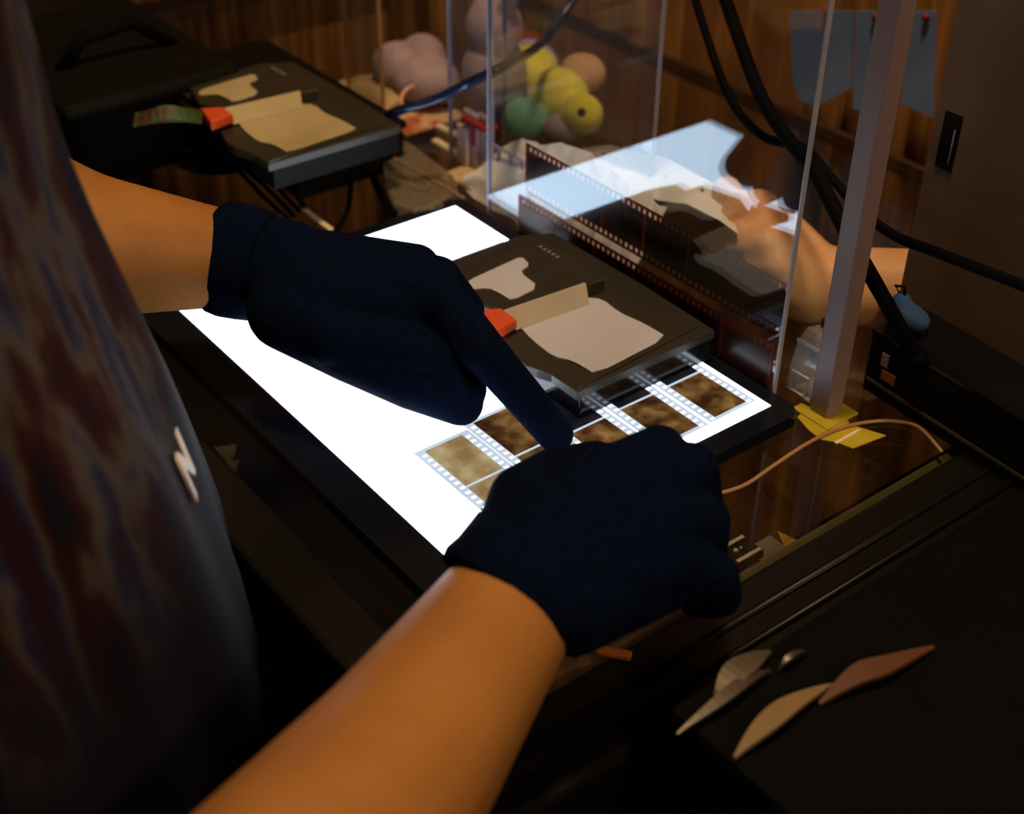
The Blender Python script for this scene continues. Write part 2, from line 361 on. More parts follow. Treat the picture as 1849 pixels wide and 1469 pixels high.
# glass-topped display table
TX0, TX1, TY0, TY1 = -0.050, 0.540, -0.084, 0.80
def table():
    root = empty('display_table', (0.19, 0.36, -0.90)); ox = root.location
    tag(root, 'black-framed display table with a clear glass top under the light pad', 'table')
    def part(mb, name, m, **k):
        o = mb.build(name, m, root, **k); o.location = -ox; return o
    part(MB().box((TX0 + 0.006, TY0 + 0.001, TZ - 0.006), (TX1, TY1, TZ)), 'glass_top', M_GLASS)
    part(MB().box((TX0 - 0.02, TY0 - 0.046, TZ - 0.050), (TX1 + 0.006, TY0, TZ + 0.001), 0.004), 'front_rail', M_FRAME)
    part(MB().box((TX0 - 0.024, TY0, TZ - 0.050), (TX0 + 0.006, TY1, TZ + 0.0005), 0.003), 'left_rail', M_FRAME)
    part(MB().box((TX1, TY0, TZ - 0.012), (TX1 + 0.006, TY1, TZ + 0.001), 0.001), 'back_rail', mat('dark_brown_wood', (0.05, 0.02, 0.008), 0.6))
    part(MB().box((TX0 - 0.02, TY1, TZ - 0.050), (TX1 + 0.006, TY1 + 0.04, TZ + 0.001), 0.004), 'far_rail', M_FRAME)
    part(MB().box((TX0 + 0.006, TY0 + 0.0005, TZ - 0.020), (TX1, TY0 + 0.008, TZ - 0.0065)), 'inner_ledge', M_OLIVE)
    part(MB().box((TX0 - 0.014, TY0, -0.86), (TX0 + 0.0, TY1, TZ - 0.050)), 'left_panel', M_FRAME)
    part(MB().box((TX0 - 0.014, TY0 - 0.036, -0.86), (TX1 + 0.004, TY0 - 0.022, TZ - 0.050)), 'front_panel', M_FRAME)
    for k in range(2):          # two raised mouldings along the front rail
        yy = TY0 - 0.020 - 0.014 * k
        part(MB().tube([(TX0, yy, TZ + 0.001), (TX1, yy, TZ + 0.001)], 0.0022, 8), 'moulding', M_FRAME, smooth=True)
    part(MB().box((TX0 + 0.006, TY0 + 0.0005, -0.075), (TX1, TY0 + 0.05, -0.070)), 'inner_shelf', M_FRAME)
    for x in (TX0 - 0.018, TX1 - 0.032):
        for y in (TY0 - 0.04, TY1 + 0.0):
            part(MB().box((x, y, -0.90), (x + 0.035, y + 0.035, TZ - 0.050), 0.003), 'leg', M_FRAME)
table()

# ------------------------------------------------------------------ light pad
PW, PL = 0.2161, 0.300
def light_pad():
    root = empty('light_pad', (PW / 2, PL / 2, TZ)); ox = root.location
    tag(root, 'slim black tracing light pad glowing white, lying on the glass table', 'light pad')
    mb = MB()
    b0, b1, c0, c1 = -0.022, PW + 0.0105, -0.014, PL + 0.0115
    r = 0.008
    poly = []
    for (cx_, cy_, a0) in ((b1 - r, c1 - r, 0), (b0 + r, c1 - r, 90), (b0 + r, c0 + r, 180), (b1 - r, c0 + r, 270)):
        for k in range(6):
            t = math.radians(a0 + 18 * k); poly.append((cx_ + r * math.cos(t) - ox.x, cy_ + r * math.sin(t) - ox.y))
    mb.prism(poly, 0.0, 0.0078, 0.0012)
    mb.build('casing', M_BEZEL, root)
    MB().box((-PW / 2, -PL / 2, 0.0070), (PW / 2, PL / 2, 0.0081)).build('glowing_panel', M_PAD, root)
    p = at(785, 372, 0.0) - ox
    ring = [(p.x + 0.0062 * math.cos(t), p.y + 0.0040 * math.sin(t), 0.0079) for t in [2 * math.pi * i / 24 for i in range(25)]]
    MB().tube(ring, 0.0004, 6, cap=False).build('button_ring', M_GREY, root)
    for dx in (-0.003, 0.0, 0.003):
        MB().box((p.x + dx - 0.0006, p.y - 0.0016, 0.0078), (p.x + dx + 0.0006, p.y + 0.0016, 0.0081)).build('button_mark', M_GREY, root)
light_pad()
PZ = 0.0004      # pad surface

# ------------------------------------------------------------------ film
def film_base_mesh(n, margin=0.0015, t=0.00014, width=0.035):
    """one strip of 35 mm film lying along +Y with real sprocket holes"""
    L_ = n * 0.038 + 2 * margin; pitch = 0.00475
    xs = [0, 0.0020, 0.0048, width - 0.0048, width - 0.0020, width]
    ys = [0.0]; k = 0
    while True:
        a = 0.0012 + k * pitch; b = a + 0.0020
        if b > L_ - 0.0008: break
        ys += [a, b]; k += 1
    ys.append(L_)
    mb = MB(); bm = mb.bm
    V = [[bm.verts.new((x, y, 0)) for y in ys] for x in xs]
    for i in range(5):
        for j in range(len(ys) - 1):
            if i in (1, 3) and j % 2 == 1: continue
            bm.faces.new((V[i][j], V[i + 1][j], V[i + 1][j + 1], V[i][j + 1]))
    r = bmesh.ops.extrude_face_region(bm, geom=bm.faces[:])
    bmesh.ops.translate(bm, vec=(0, 0, t), verts=[v for v in r['geom'] if isinstance(v, bmesh.types.BMVert)])
    return mb, L_

def film_strip(name, n, loc, mats, label, cat, group, base_m, rot=None, rz=0.0, first=0.0):
    root = empty(name, loc)
    if rot is not None: root.rotation_euler = rot
    else: root.rotation_euler = (0, 0, rz)
    tag(root, label, cat, group)
    mb, L_ = film_base_mesh(n)
    mb.build('film_base', base_m, root)
    for i in range(n):
        y = 0.0015 + 0.038 * i + 0.001
        MB().box((0.0055, y, 0.00005), (0.0295, y + 0.036, 0.00034)).build('picture_frame', mats[i % len(mats)], root)
    return root

pos = 'slide film strips on the light pad'
film_strip('film_strip', 6, (0.1775, 0.0080, PZ), [M_POSF, M_POSD, M_POSD, M_POSF], 'brown-pictured slide film strip nearest the clear panel side of the pad', 'film strip', pos, M_POS, rz=0.004)
film_strip('film_strip', 6, (0.1405, 0.0078, PZ), [M_POSF, M_POSD, M_POSD, M_POSF], 'brown-pictured slide film strip, second from the clear panel', 'film strip', pos, M_POS, rz=-0.006)
film_strip('film_strip', 2, (0.1045, 0.0070, PZ), [M_POSF, M_POSD], 'slide film strip lying under the pointing fingertip and before the black holder', 'film strip', pos, M_POS, rz=0.004)
film_strip('film_strip', 2, (0.0690, 0.0085, PZ), [M_POSF, M_POSF, M_POSF], 'dark brown slide film strip between the gloved thumb and the right glove', 'film strip', pos, M_POS, rz=0.008)
film_strip('film_strip', 2, (0.0335, 0.0035, PZ), [M_POSL, M_POSL], 'palest sand-coloured slide film strip, at the open white side of the pad', 'film strip', pos, M_POS, rz=0.006)

# ------------------------------------------------------------------ film holders
HO = at(1040, 768, 0.0); HO.z = PZ + 0.0005
def L2(pts, z):
    r = []
    for u, v in pts:
        p = at(u, v, z); r.append((p.x - HO.x, p.y - HO.y))
    return r
def smooth_poly(pts, rounds=2):
    for _ in range(rounds):
        q = []
        for i in range(len(pts)):
            a, b = pts[i], pts[(i + 1) % len(pts)]
            q.append((a[0] * .8 + b[0] * .2, a[1] * .8 + b[1] * .2)); q.append((a[0] * .2 + b[0] * .8, a[1] * .2 + b[1] * .8))
        pts = q
    return pts
def holder(label, m_panel, m_strip, m_base):
    root = empty('film_holder', HO)
    tag(root, label, 'film holder', 'black film scanning holders')
    W, D = 0.104, 0.158
    # top tray with wavy long sides
    MB().box((0.004, 0.002, 0), (W - 0.001, D - 0.006, 0.0155), 0.001).build('base', m_base, root)
    left = L2([(1041, 708), (996, 676), (970, 668), (949, 660), (928, 643), (912, 622), (904, 605)], 0.0205)
    tray = [(left[0][0], left[0][1]), (W, 0.002), (W + 0.001, 0.06), (W, D - 0.01), (0.085, D), (0.03, D), (0.008, D - 0.006), (0.010, 0.115), (0.006, 0.09)] + list(reversed(left[1:]))
    MB().prism(tray, 0.0145, 0.0202, 0.0009).build('top_tray', M_BLACK, root)
    big = L2([(1076, 678), (1036, 653), (999, 645), (962, 617), (934, 586), (1010, 545), (1049, 538), (1088, 541), (1118, 566), (1163, 586), (1207, 611)], 0.0212)
    # gently billowing diffuser sheet
    mb = MB(); n = len(big)
    mb.prism(smooth_poly(big, 1), 0.0195, 0.0212, 0.0004)
    mb.build('diffuser_panel', m_panel, root)
    rim = L2([(1042, 704), (1077, 684), (1214, 613), (1258, 592)], 0.0212)
    MB().prism([rim[0], rim[3], (rim[3][0], rim[3][1] + 0.0035), (rim[0][0] + 0.002, rim[0][1] + 0.0035)], 0.0185, 0.0216, 0.0006).build('front_rim', M_BLACK, root)
    # raised rear plate with a window of its own
    rp = L2([(915, 562), (1000, 530), (1092, 504), (1060, 478), (988, 438), (945, 432), (925, 452), (870, 478), (815, 500), (850, 545)], 0.0300)
    MB().prism(rp, 0.0202, 0.0292, 0.0010).build('rear_plate', M_BLACK, root)
    sm = L2([(840, 509), (912, 477), (942, 463), (957, 479), (937, 492), (974, 518), (924, 543), (904, 531), (882, 520), (842, 524)], 0.0303)
    MB().prism(smooth_poly(sm, 1), 0.0285, 0.0299, 0.0003).build('rear_diffuser', m_panel, root)
    a, b, c, d_ = L2([(912, 566), (1058, 516), (1060, 522), (930, 588)], 0.029)
    e0, e1 = L2([(932, 598), (1064, 550)], 0.0215)
    mb = MB(); th = 0.0012
    vs = []
    for (x, y), z in ((a, 0.0294), (b, 0.0294), (e1, 0.0214), (e0, 0.0214)):
        vs.append(mb.bm.verts.new((x, y, z)))
    f = mb.bm.faces.new(vs)
    r = bmesh.ops.extrude_face_region(mb.bm, geom=[f]); bmesh.ops.translate(mb.bm, vec=(0.0, 0.0012, 0.0006), verts=[v for v in r['geom'] if isinstance(v, bmesh.types.BMVert)])
    mb.build('film_gate_edge', m_strip, root)
    tb = L2([(858, 560), (905, 557), (933, 577), (893, 601)], 0.0300)
    MB().prism(tb, 0.0235, 0.0298, 0.0012).build('pull_tab', M_ORANGE, root)
    for i in range(5):
        q = L2([(976 + 7.6 * i, 446 + 4.6 * i)], 0.0300)[0]
        MB().box((q[0] - 0.0014, q[1] - 0.0010, 0.0291), (q[0] + 0.0012, q[1] + 0.0006, 0.0297)).build('printed_mark', M_GREY, root)
    return root
holder('black film holder with window coloured pinkish white for pad light, standing on the light pad', M_CREAMP, M_BEIGE, M_GLOSSB)
BKZ = 0.030
h2 = holder('black film holder with yellowish cream window on the black box behind', M_CREAMY, M_CREAMY, M_BOXK)
pb = at(520, 277, BKZ + 0.0212); pf = at(1076, 678, HO.z + 0.0212)
h2.location = (HO.x + pb.x - pf.x, HO.y + pb.y - pf.y, BKZ)
# the box it stands on
bx = empty('black_box', (0.185, 0.49, TZ)); tag(bx, 'low black box on the glass table carrying the cream-windowed holder', 'box')
c0 = at(530, 330, TZ); 
MB().box((c0.x - 0.185 - 0.012, c0.y - 0.49 - 0.028, 0), (0.046, 0.10, BKZ - TZ - 0.006), 0.002).build('box_body', M_BOXK, bx)
MB().box((c0.x - 0.185 - 0.014, c0.y - 0.49 - 0.030, BKZ - TZ - 0.0055), (0.048, 0.102, BKZ - TZ - 0.0002), 0.001).build('lid', M_BOXK, bx)

# ------------------------------------------------------------------ clear panel with hanging negatives
XP = 0.2290
def pane(name, label, x, y0, y1, h, m, edge_m, group=None, t=0.003):
    root = empty(name, (x, (y0 + y1) / 2, TZ)); hw = (y1 - y0) / 2
    tag(root, label, 'acrylic panel', group)
    MB().box((0, -hw, 0), (t, hw, h)).build('sheet', m, root)
    MB().box((-0.0001, -hw - 0.0012, 0), (t + 0.0001, -hw, h), 0.0003).build('polished_edge', edge_m, root)
    MB().box((-0.0001, hw, 0), (t + 0.0001, hw + 0.0012, h), 0.0003).build('polished_edge', edge_m, root)
    return root
pane('acrylic_screen', 'tall clear acrylic panel standing along the far edge of the light pad', XP, 0.0115, 0.279, 0.36, M_PANE, M_ACEDGE)
neg = 'orange-brown negatives on the clear panel'
def hang(x, y_end, z0, label, tilt=0.0):
    # strip axis (+Y local) runs along world +Y, its width (+X local) upwards
    root = film_strip('negative_strip', 6, (x, y_end, z0), [M_NEGF], label, 'film strip', neg, M_NEG)
    root.matrix_world = Matrix.Translation((x, y_end, z0)) @ Matrix(((0, 0, -1, 0), (0, 1, 0, 0), (1, 0, 0, 0), (0, 0, 0, 1))) @ Matrix.Rotation(tilt, 4, 'Z')
    return root
hang(XP - 0.0006, 0.0135, TZ + 0.0010, 'orange-brown negative strip with its lower edge on the table, lower of the two', 0.0)
hang(XP + 0.0042, 0.0125, 0.0300, 'orange-brown negative strip higher up the clear panel, upper of the two', 0.004)

# square post at the panel's near corner
pb_ = at(1490, 745, TZ)
po = empty('square_post', (pb_.x, pb_.y, TZ)); tag(po, 'upright mauve-grey square post at the near corner of the clear panel', 'post')
MB().box((-0.006, -0.006, 0), (0.007, 0.007, 0.40), 0.0012).build('post_body', mat('post_paint', (0.30, 0.21, 0.21), 0.45, c2=(0.25, 0.17, 0.17), stretch=(1, 1, .1)), po)
MB().box((-0.0125, -0.0125, 0), (0.0135, 0.0135, 0.0015), 0.0005).build('foot_plate', M_YPAPER, po)

# further clear panels behind
q = atx(1160, 480, 0.300)
pane('acrylic_screen', 'clear acrylic panel behind the yellow plush, its edge upright in front of the curtain', 0.300, q.y, q.y + 0.16, 0.34, M_ACRYL, M_ACEDGE)
q = at(884, 325, TZ)
pane('acrylic_screen', 'narrow clear acrylic panel beside the little picture stand', q.x, q.y, q.y + 0.05, 0.30, M_ACRYL, M_ACEDGE)
q = at(690, 222, TZ)
pane('acrylic_screen', 'clear acrylic panel between the round cream card and the mauve pouch', q.x, q.y, q.y + 0.05, 0.24, M_ACRYL, M_ACEDGEW)

# ------------------------------------------------------------------ people
def R2(x, y): return Vector((x, y, 0))
def head(mb, c, face, k=1.0):
    """skull, jaw, nose, ears around centre c looking along face"""
    f = Vector(face).normalized(); s = f.cross(Vector((0, 0, 1))).normalized(); u = s.cross(f)
    Mr = Matrix((s, f, u)).transposed().to_4x4()
    mb.ball(c, (0.076 * k, 0.096 * k, 0.105 * k), 20, Mr)
    mb.ball(c + f * 0.024 * k - u * 0.055 * k, (0.056 * k, 0.066 * k, 0.062 * k), 16, Mr)
    mb.capsule(c + f * 0.094 * k + u * 0.008, c + f * 0.112 * k - u * 0.028 * k, 0.008, 0.014)
    for sg in (-1, 1):
        mb.ball(c + s * sg * 0.078 * k - u * 0.008, (0.010, 0.022, 0.034), 12, Mr)
    return f, s, u
def face_parts(c, f, s, u, parent, k=1.0):
    for sg in (-1, 1):
        MB().ball(c + f * 0.084 * k + s * sg * 0.031 * k + u * 0.008, 0.012, 12).build('eye', M_EYEW, parent, smooth=True)
    MB().capsule(c + f * 0.087 * k - u * 0.060 * k - s * 0.020, c + f * 0.087 * k - u * 0.060 * k + s * 0.020, 0.006, 0.006).build('mouth', M_LIP, parent, smooth=True)
    mb = MB(); Mr = Matrix((s, f, u)).transposed().to_4x4()
    mb.ball(c - f * 0.016 + u * 0.024, (0.086 * k, 0.098 * k, 0.100 * k), 20, Mr); mb.ball(c - f * 0.045 - u * 0.02, (0.080 * k, 0.066 * k, 0.100 * k), 16, Mr)
    organic(mb, 'hair', M_HAIR, 0.006, parent, 3)

def limb(mb, pts, rs):
    for (a, b, ra, rb) in zip(pts, pts[1:], rs, rs[1:]): mb.capsule(a, b, ra, rb, 16)

# --- left hand joints (index finger pointing, thumb below, the rest curled)
WL = at(418, 468, 0.070)
EL = at(130, 440, 0.088); EL2 = Vector((-0.150, 0.455, 0.115)); SHL = Vector((-0.285, 0.31, 0.395))
# --- right hand joints
WR = atd(928, 1085, 0.535); ER = atd(725, 1375, 0.475); dR = (ER - WR).normalized(); EL_R = WR + dR * 0.26 + Vector((0, 0, 0.03)); SHR = Vector((-0.37, -0.05, 0.385))

def person_seated():
    root = empty('person', (-0.30, 0.13, -0.90))
    tag(root, 'person in black gloves and printed T-shirt, pointing at film on the light pad', 'person')
    inv = -root.location
    mb = MB()
    CT = Vector((-0.285, 0.13, 0))
    # torso, neck
    for z0, z1, r0, r1 in ((-0.12, 0.08, 0.12, 0.115), (0.08, 0.25, 0.115, 0.118), (0.25, 0.37, 0.118, 0.10)):
        for k in (-0.055, 0.055):
            mb.capsule(CT + Vector((-0.02 + (0.08 - z0) * 0.08, k, z0)), CT + Vector((-0.01, k, z1)), r0 - 0.02, r1 - 0.02, 18)
    mb.capsule(CT + Vector((-0.02, 0, 0.38)), CT + Vector((0.01, 0, 0.50)), 0.060, 0.052)
    for sh in (SHL, SHR): mb.capsule(CT + Vector((-0.03, 0, 0.37)), sh, 0.07, 0.058)
    # arms
    limb(mb, [SHL, EL2, EL, WL, at(500, 490, 0.066)], [0.056, 0.046, 0.0405, 0.0265, 0.020])
    limb(mb, [SHR, EL_R, ER, WR, atd(1050, 960, 0.55)], [0.056, 0.046, 0.0362, 0.0280, 0.020])
    # legs to the floor
    for k in (-0.10, 0.10):
        limb(mb, [CT + Vector((-0.01, k, -0.14)), CT + Vector((0.0, k * 1.05, -0.48)), CT + Vector((-0.02, k * 1.1, -0.84))], [0.085, 0.058, 0.042])
        mb.capsule(CT + Vector((-0.02, k * 1.1, -0.865)), CT + Vector((0.13, k * 1.2, -0.872)), 0.034, 0.028)
    hc = CT + Vector((0.045, -0.01, 0.60))
    f, s, u = head(mb, hc, (0.80, -0.10, -0.45))
    b = organic(mb, 'body', M_SKIN, 0.0045, root, 8); b.location = inv
    n0 = len(root.children)
    face_parts(hc, f, s, u, root)
    # T-shirt: loose tube with folds, hem at the hips
    F = Vector((math.cos(math.radians(-12)), math.sin(math.radians(-12)), 0)); Sd = Vector((-F.y, F.x, 0))
    prof = [(-0.24, 0.208), (-0.2, 0.204), (-0.1, 0.185), (-0.05, 0.175), (0, .165), (.05, .155), (.1, .147), (.15, .136), (.2, .122), (.25, .114), (.3, .116), (.35, .11), (.40, .09), (.425, 0.06), (.44, .05)]
    rings = []
    for z, sh in prof:
        c = Vector((-0.36, 0.13, z)) + F * sh
        a, bb = 0.125, 0.19
        if z < 0: c = c - F * min(0.10, -z * 0.42)
        if z > 0.36: kk = 1 - ((z - 0.36) / 0.08) * 0.62; a *= kk; bb *= kk * 0.95
        ring = []
        for i in range(96):
            t = 2 * math.pi * i / 96
            fold = 1 + 0.018 * math.sin(9 * t + z * 14) + 0.012 * math.sin(17 * t - z * 9) * (1 if z < 0.3 else 0.4)
            ring.append(c + F * (a if math.cos(t) > 0 else a * 1.75) * fold * math.cos(t) + Sd * bb * fold * math.sin(t))
        rings.append(ring)
    mb = MB(); mb.loft(rings, cap=False)
    sh = mb.build('tshirt', M_SHIRT, root, smooth=True); sh.location = inv
    sh.modifiers.new('sub', 'SUBSURF').levels = 1; sh.modifiers['sub'].render_levels = 1
    so = sh.modifiers.new('thick', 'SOLIDIFY'); so.thickness = 0.002
    for S_, E_, nm in ((SHL, EL2, 'sleeve'), (SHR, EL_R, 'sleeve')):
        d = (E_ - S_)
        o = MB().tube([S_ - d * 0.15, S_ + d * 0.2, S_ + d * 0.42, S_ + d * 0.60], [0.070, 0.072, 0.070, 0.074], 24, cap=False).build(nm, M_SHIRT, root, smooth=True); o.location = inv
    for k in (-0.10, 0.10):
        o = MB().tube([CT + Vector((-0.01, k, -0.12)), CT + Vector((0.0, k * 1.05, -0.48)), CT + Vector((-0.02, k * 1.1, -0.83))], [0.105, 0.080, 0.066], 24).build('trouser_leg', M_TROUS, root, smooth=True); o.location = inv
        a = CT + Vector((-0.045, k * 1.1, -0.862)); b = CT + Vector((0.15, k * 1.2, -0.866))
        o = organic(MB().capsule(a, b, 0.037, 0.033).capsule(a + Vector((0, 0, .03)), a + Vector((.03, 0, .05)), 0.045, 0.045), 'shoe', M_TROUS, 0.005, root, 3); o.location = inv
    # white letter printed on the shirt front
    cv = bpy.data.curves.new('l', 'FONT'); cv.body = 'N'; cv.size = 0.030; cv.extrude = 0.0006; cv.offset = 0.0012
    to = bpy.data.objects.new('l', cv); COL.objects.link(to)
    dg = bpy.context.evaluated_depsgraph_get(); me = bpy.data.meshes.new_from_object(to.evaluated_get(dg)); bpy.data.objects.remove(to, do_unlink=True)
    me.materials.clear(); me.materials.append(M_WHITE)
    lt = bpy.data.objects.new('printed_letter', me); COL.objects.link(lt); lt.parent = root
    return root, inv, lt
person, PINV, letter = person_seated()
def pchild(o): o.location = PINV; return o

def cuff_ring(c, axis, r, n=40, wob=0.06, flat=1.0):
    ax = axis.normalized(); s = ax.cross(Vector((0, 0, 1))).normalized(); u = s.cross(ax)
    return [c + (s * math.cos(t) + u * math.sin(t) * flat) * r * (1 + wob * math.sin(6 * t) * (1 if math.sin(t) < 0 else 0.2)) for t in [2 * math.pi * i / n for i in range(n)]]
def tubes(rings, name, m, parent, thick=0.0016):
    mb = MB(); mb.loft(rings, cap=False)
    o = mb.build(name, m, parent, smooth=True)
    so = o.modifiers.new('thick', 'SOLIDIFY'); so.thickness = thick; so.offset = 0
    return o

def left_glove():
    mb = MB()
    P = lambda u, v, z: at(u, v, z)
    w_ = WL
    # metacarpal block
    I0, M0, R0, Q0 = P(803, 548, 0.066), P(790, 506, 0.069), P(752, 482, 0.068), P(700, 470, 0.062)
    mb.capsule(P(428, 470, 0.069), P(520, 492, 0.067), 0.0285, 0.0285, 16)
    mb.capsule(P(510, 492, 0.066), I0, 0.026, 0.0135)
    mb.capsule(P(510, 486, 0.066), M0, 0.025, 0.0135)
    mb.capsule(P(510, 482, 0.065), R0, 0.024, 0.0130)
    mb.capsule(P(510, 478, 0.062), Q0, 0.022, 0.0120)
    mb.capsule(P(560, 540, 0.064), P(720, 560, 0.062), 0.025, 0.016)
    # index pointing
    limb(mb, [I0, P(880, 640, 0.058), P(955, 727, 0.034), P(1003, 784, 0.0140)], [0.0135, 0.0115, 0.0105, 0.0098])
    # thumb
    limb(mb, [P(520, 560, 0.062), P(640, 630, 0.050), P(740, 690, 0.038), P(832, 728, 0.026)], [0.022, 0.0185, 0.0140, 0.0120])
    mb.capsule(P(600, 610, 0.058), P(760, 640, 0.054), 0.016, 0.011)
    limb(mb, [P(690, 610, 0.052), P(790, 660, 0.044), P(838, 702, 0.034)], [0.016, 0.0135, 0.0120])
    # curled fingers
    limb(mb, [M0, P(838, 560, 0.048), P(815, 600, 0.030), P(775, 610, 0.034)], [0.0130, 0.0115, 0.0105, 0.0095])
    limb(mb, [R0, P(800, 535, 0.040), P(775, 575, 0.026), P(740, 585, 0.030)], [0.0125, 0.0110, 0.0100, 0.0092])
    limb(mb, [Q0, P(745, 512, 0.036), P(720, 550, 0.026), P(690, 560, 0.030)], [0.0115, 0.0098, 0.0090, 0.0084])
    g = organic(mb, 'glove', M_GLOVE, 0.0016, person, 7); pchild(g)
    ax = P(520, 492, 0.067) - P(415, 468, 0.070)
    c = P(410, 466, 0.070)
    rings = [cuff_ring(c - ax.normalized() * 0.004, ax, 0.0295, wob=0.035), cuff_ring(c + ax.normalized() * 0.003, ax, 0.0308, wob=0.03), cuff_ring(c + ax.normalized() * 0.014, ax, 0.0296, wob=0.05), cuff_ring(c + ax.normalized() * 0.024, ax, 0.0288, wob=0.03)]
    k = tubes(rings, 'cuff', M_GLOVE, g)
    return g
left_glove()

def right_glove():
    mb = MB(); P = atd
    W_ = P(945, 1062, 0.535)
    I0, M0, R0, Q0 = P(1105, 868, 0.555), P(1165, 890, 0.552), P(1200, 945, 0.545), P(1205, 1015, 0.540)
    for q, r in ((I0, 0.0165), (M0, 0.0165), (R0, 0.016), (Q0, 0.015)): mb.capsule(W_, q, 0.030, r)
    mb.capsule(P(1030, 1085, 0.53), P(1190, 1045, 0.545), 0.022, 0.015)
    mb.capsule(P(1000, 990, 0.55), P(1120, 960, 0.56), 0.030, 0.024)
    limb(mb, [I0, P(1190, 815, 0.580), P(1225, 850, 0.605), P(1190, 885, 0.610)], [0.0150, 0.0120, 0.0108, 0.0098])
    limb(mb, [M0, P(1248, 848, 0.575), P(1262, 905, 0.600), P(1220, 930, 0.605)], [0.0150, 0.0122, 0.0110, 0.0100])
    limb(mb, [R0, P(1270, 938, 0.565), P(1272, 990, 0.590), P(1230, 1000, 0.598)], [0.0145, 0.0116, 0.0105, 0.0095])
    limb(mb, [Q0, P(1290, 1040, 0.555), P(1300, 1075, 0.575), P(1260, 1080, 0.590)], [0.0135, 0.0106, 0.0096, 0.0088])
    # thumb reaching over the film
    limb(mb, [P(940, 1000, 0.545), P(950, 905, 0.565), P(1000, 860, 0.585), P(1075, 838, 0.600)], [0.0220, 0.0165, 0.0130, 0.0110])
    mb.capsule(P(960, 930, 0.565), P(1090, 880, 0.565), 0.020, 0.016)
    # small curled pad of the hand by the wrist
    mb.capsule(P(1000, 1085, 0.535), P(1060, 1075, 0.545), 0.022, 0.020)
    g = organic(mb, 'glove', M_GLOVE, 0.0016, person, 7); pchild(g)
    ax = P(1040, 930, 0.545) - P(925, 1088, 0.535); c = P(922, 1092, 0.535); n = ax.normalized()
    rings = [cuff_ring(c - n * 0.001, ax, 0.0325, wob=0.012), cuff_ring(c + n * 0.003, ax, 0.0335, wob=0.01), cuff_ring(c + n * 0.009, ax, 0.0322, wob=0.01), cuff_ring(c + n * 0.022, ax, 0.0318, wob=0.0)]
    tubes(rings, 'cuff', M_GLOVE, g)
    return g
right_glove()

# the letter, laid on the shirt front
from mathutils.bvhtree import BVHTree
_sh = [o for o in person.children if o.name == 'tshirt'][0]
_bv = BVHTree.FromObject(_sh, bpy.context.evaluated_depsgraph_get())
lp, nrm, _, _ = _bv.ray_cast(CAM, ray(346, 908).normalized())
if lp is None: lp, nrm = Vector((-0.1005, 0.0560, 0.092)), Vector((0.8, -0.6, 0))
if nrm.dot(CAM - lp) < 0: nrm = -nrm
lp = lp + nrm * 0.0015
sx_ = Vector((0, 0, 1)).cross(nrm).normalized(); sy_ = nrm.cross(sx_)
letter.matrix_basis = Matrix.Translation(lp + PINV) @ Matrix((sx_, sy_, nrm)).transposed().to_4x4()

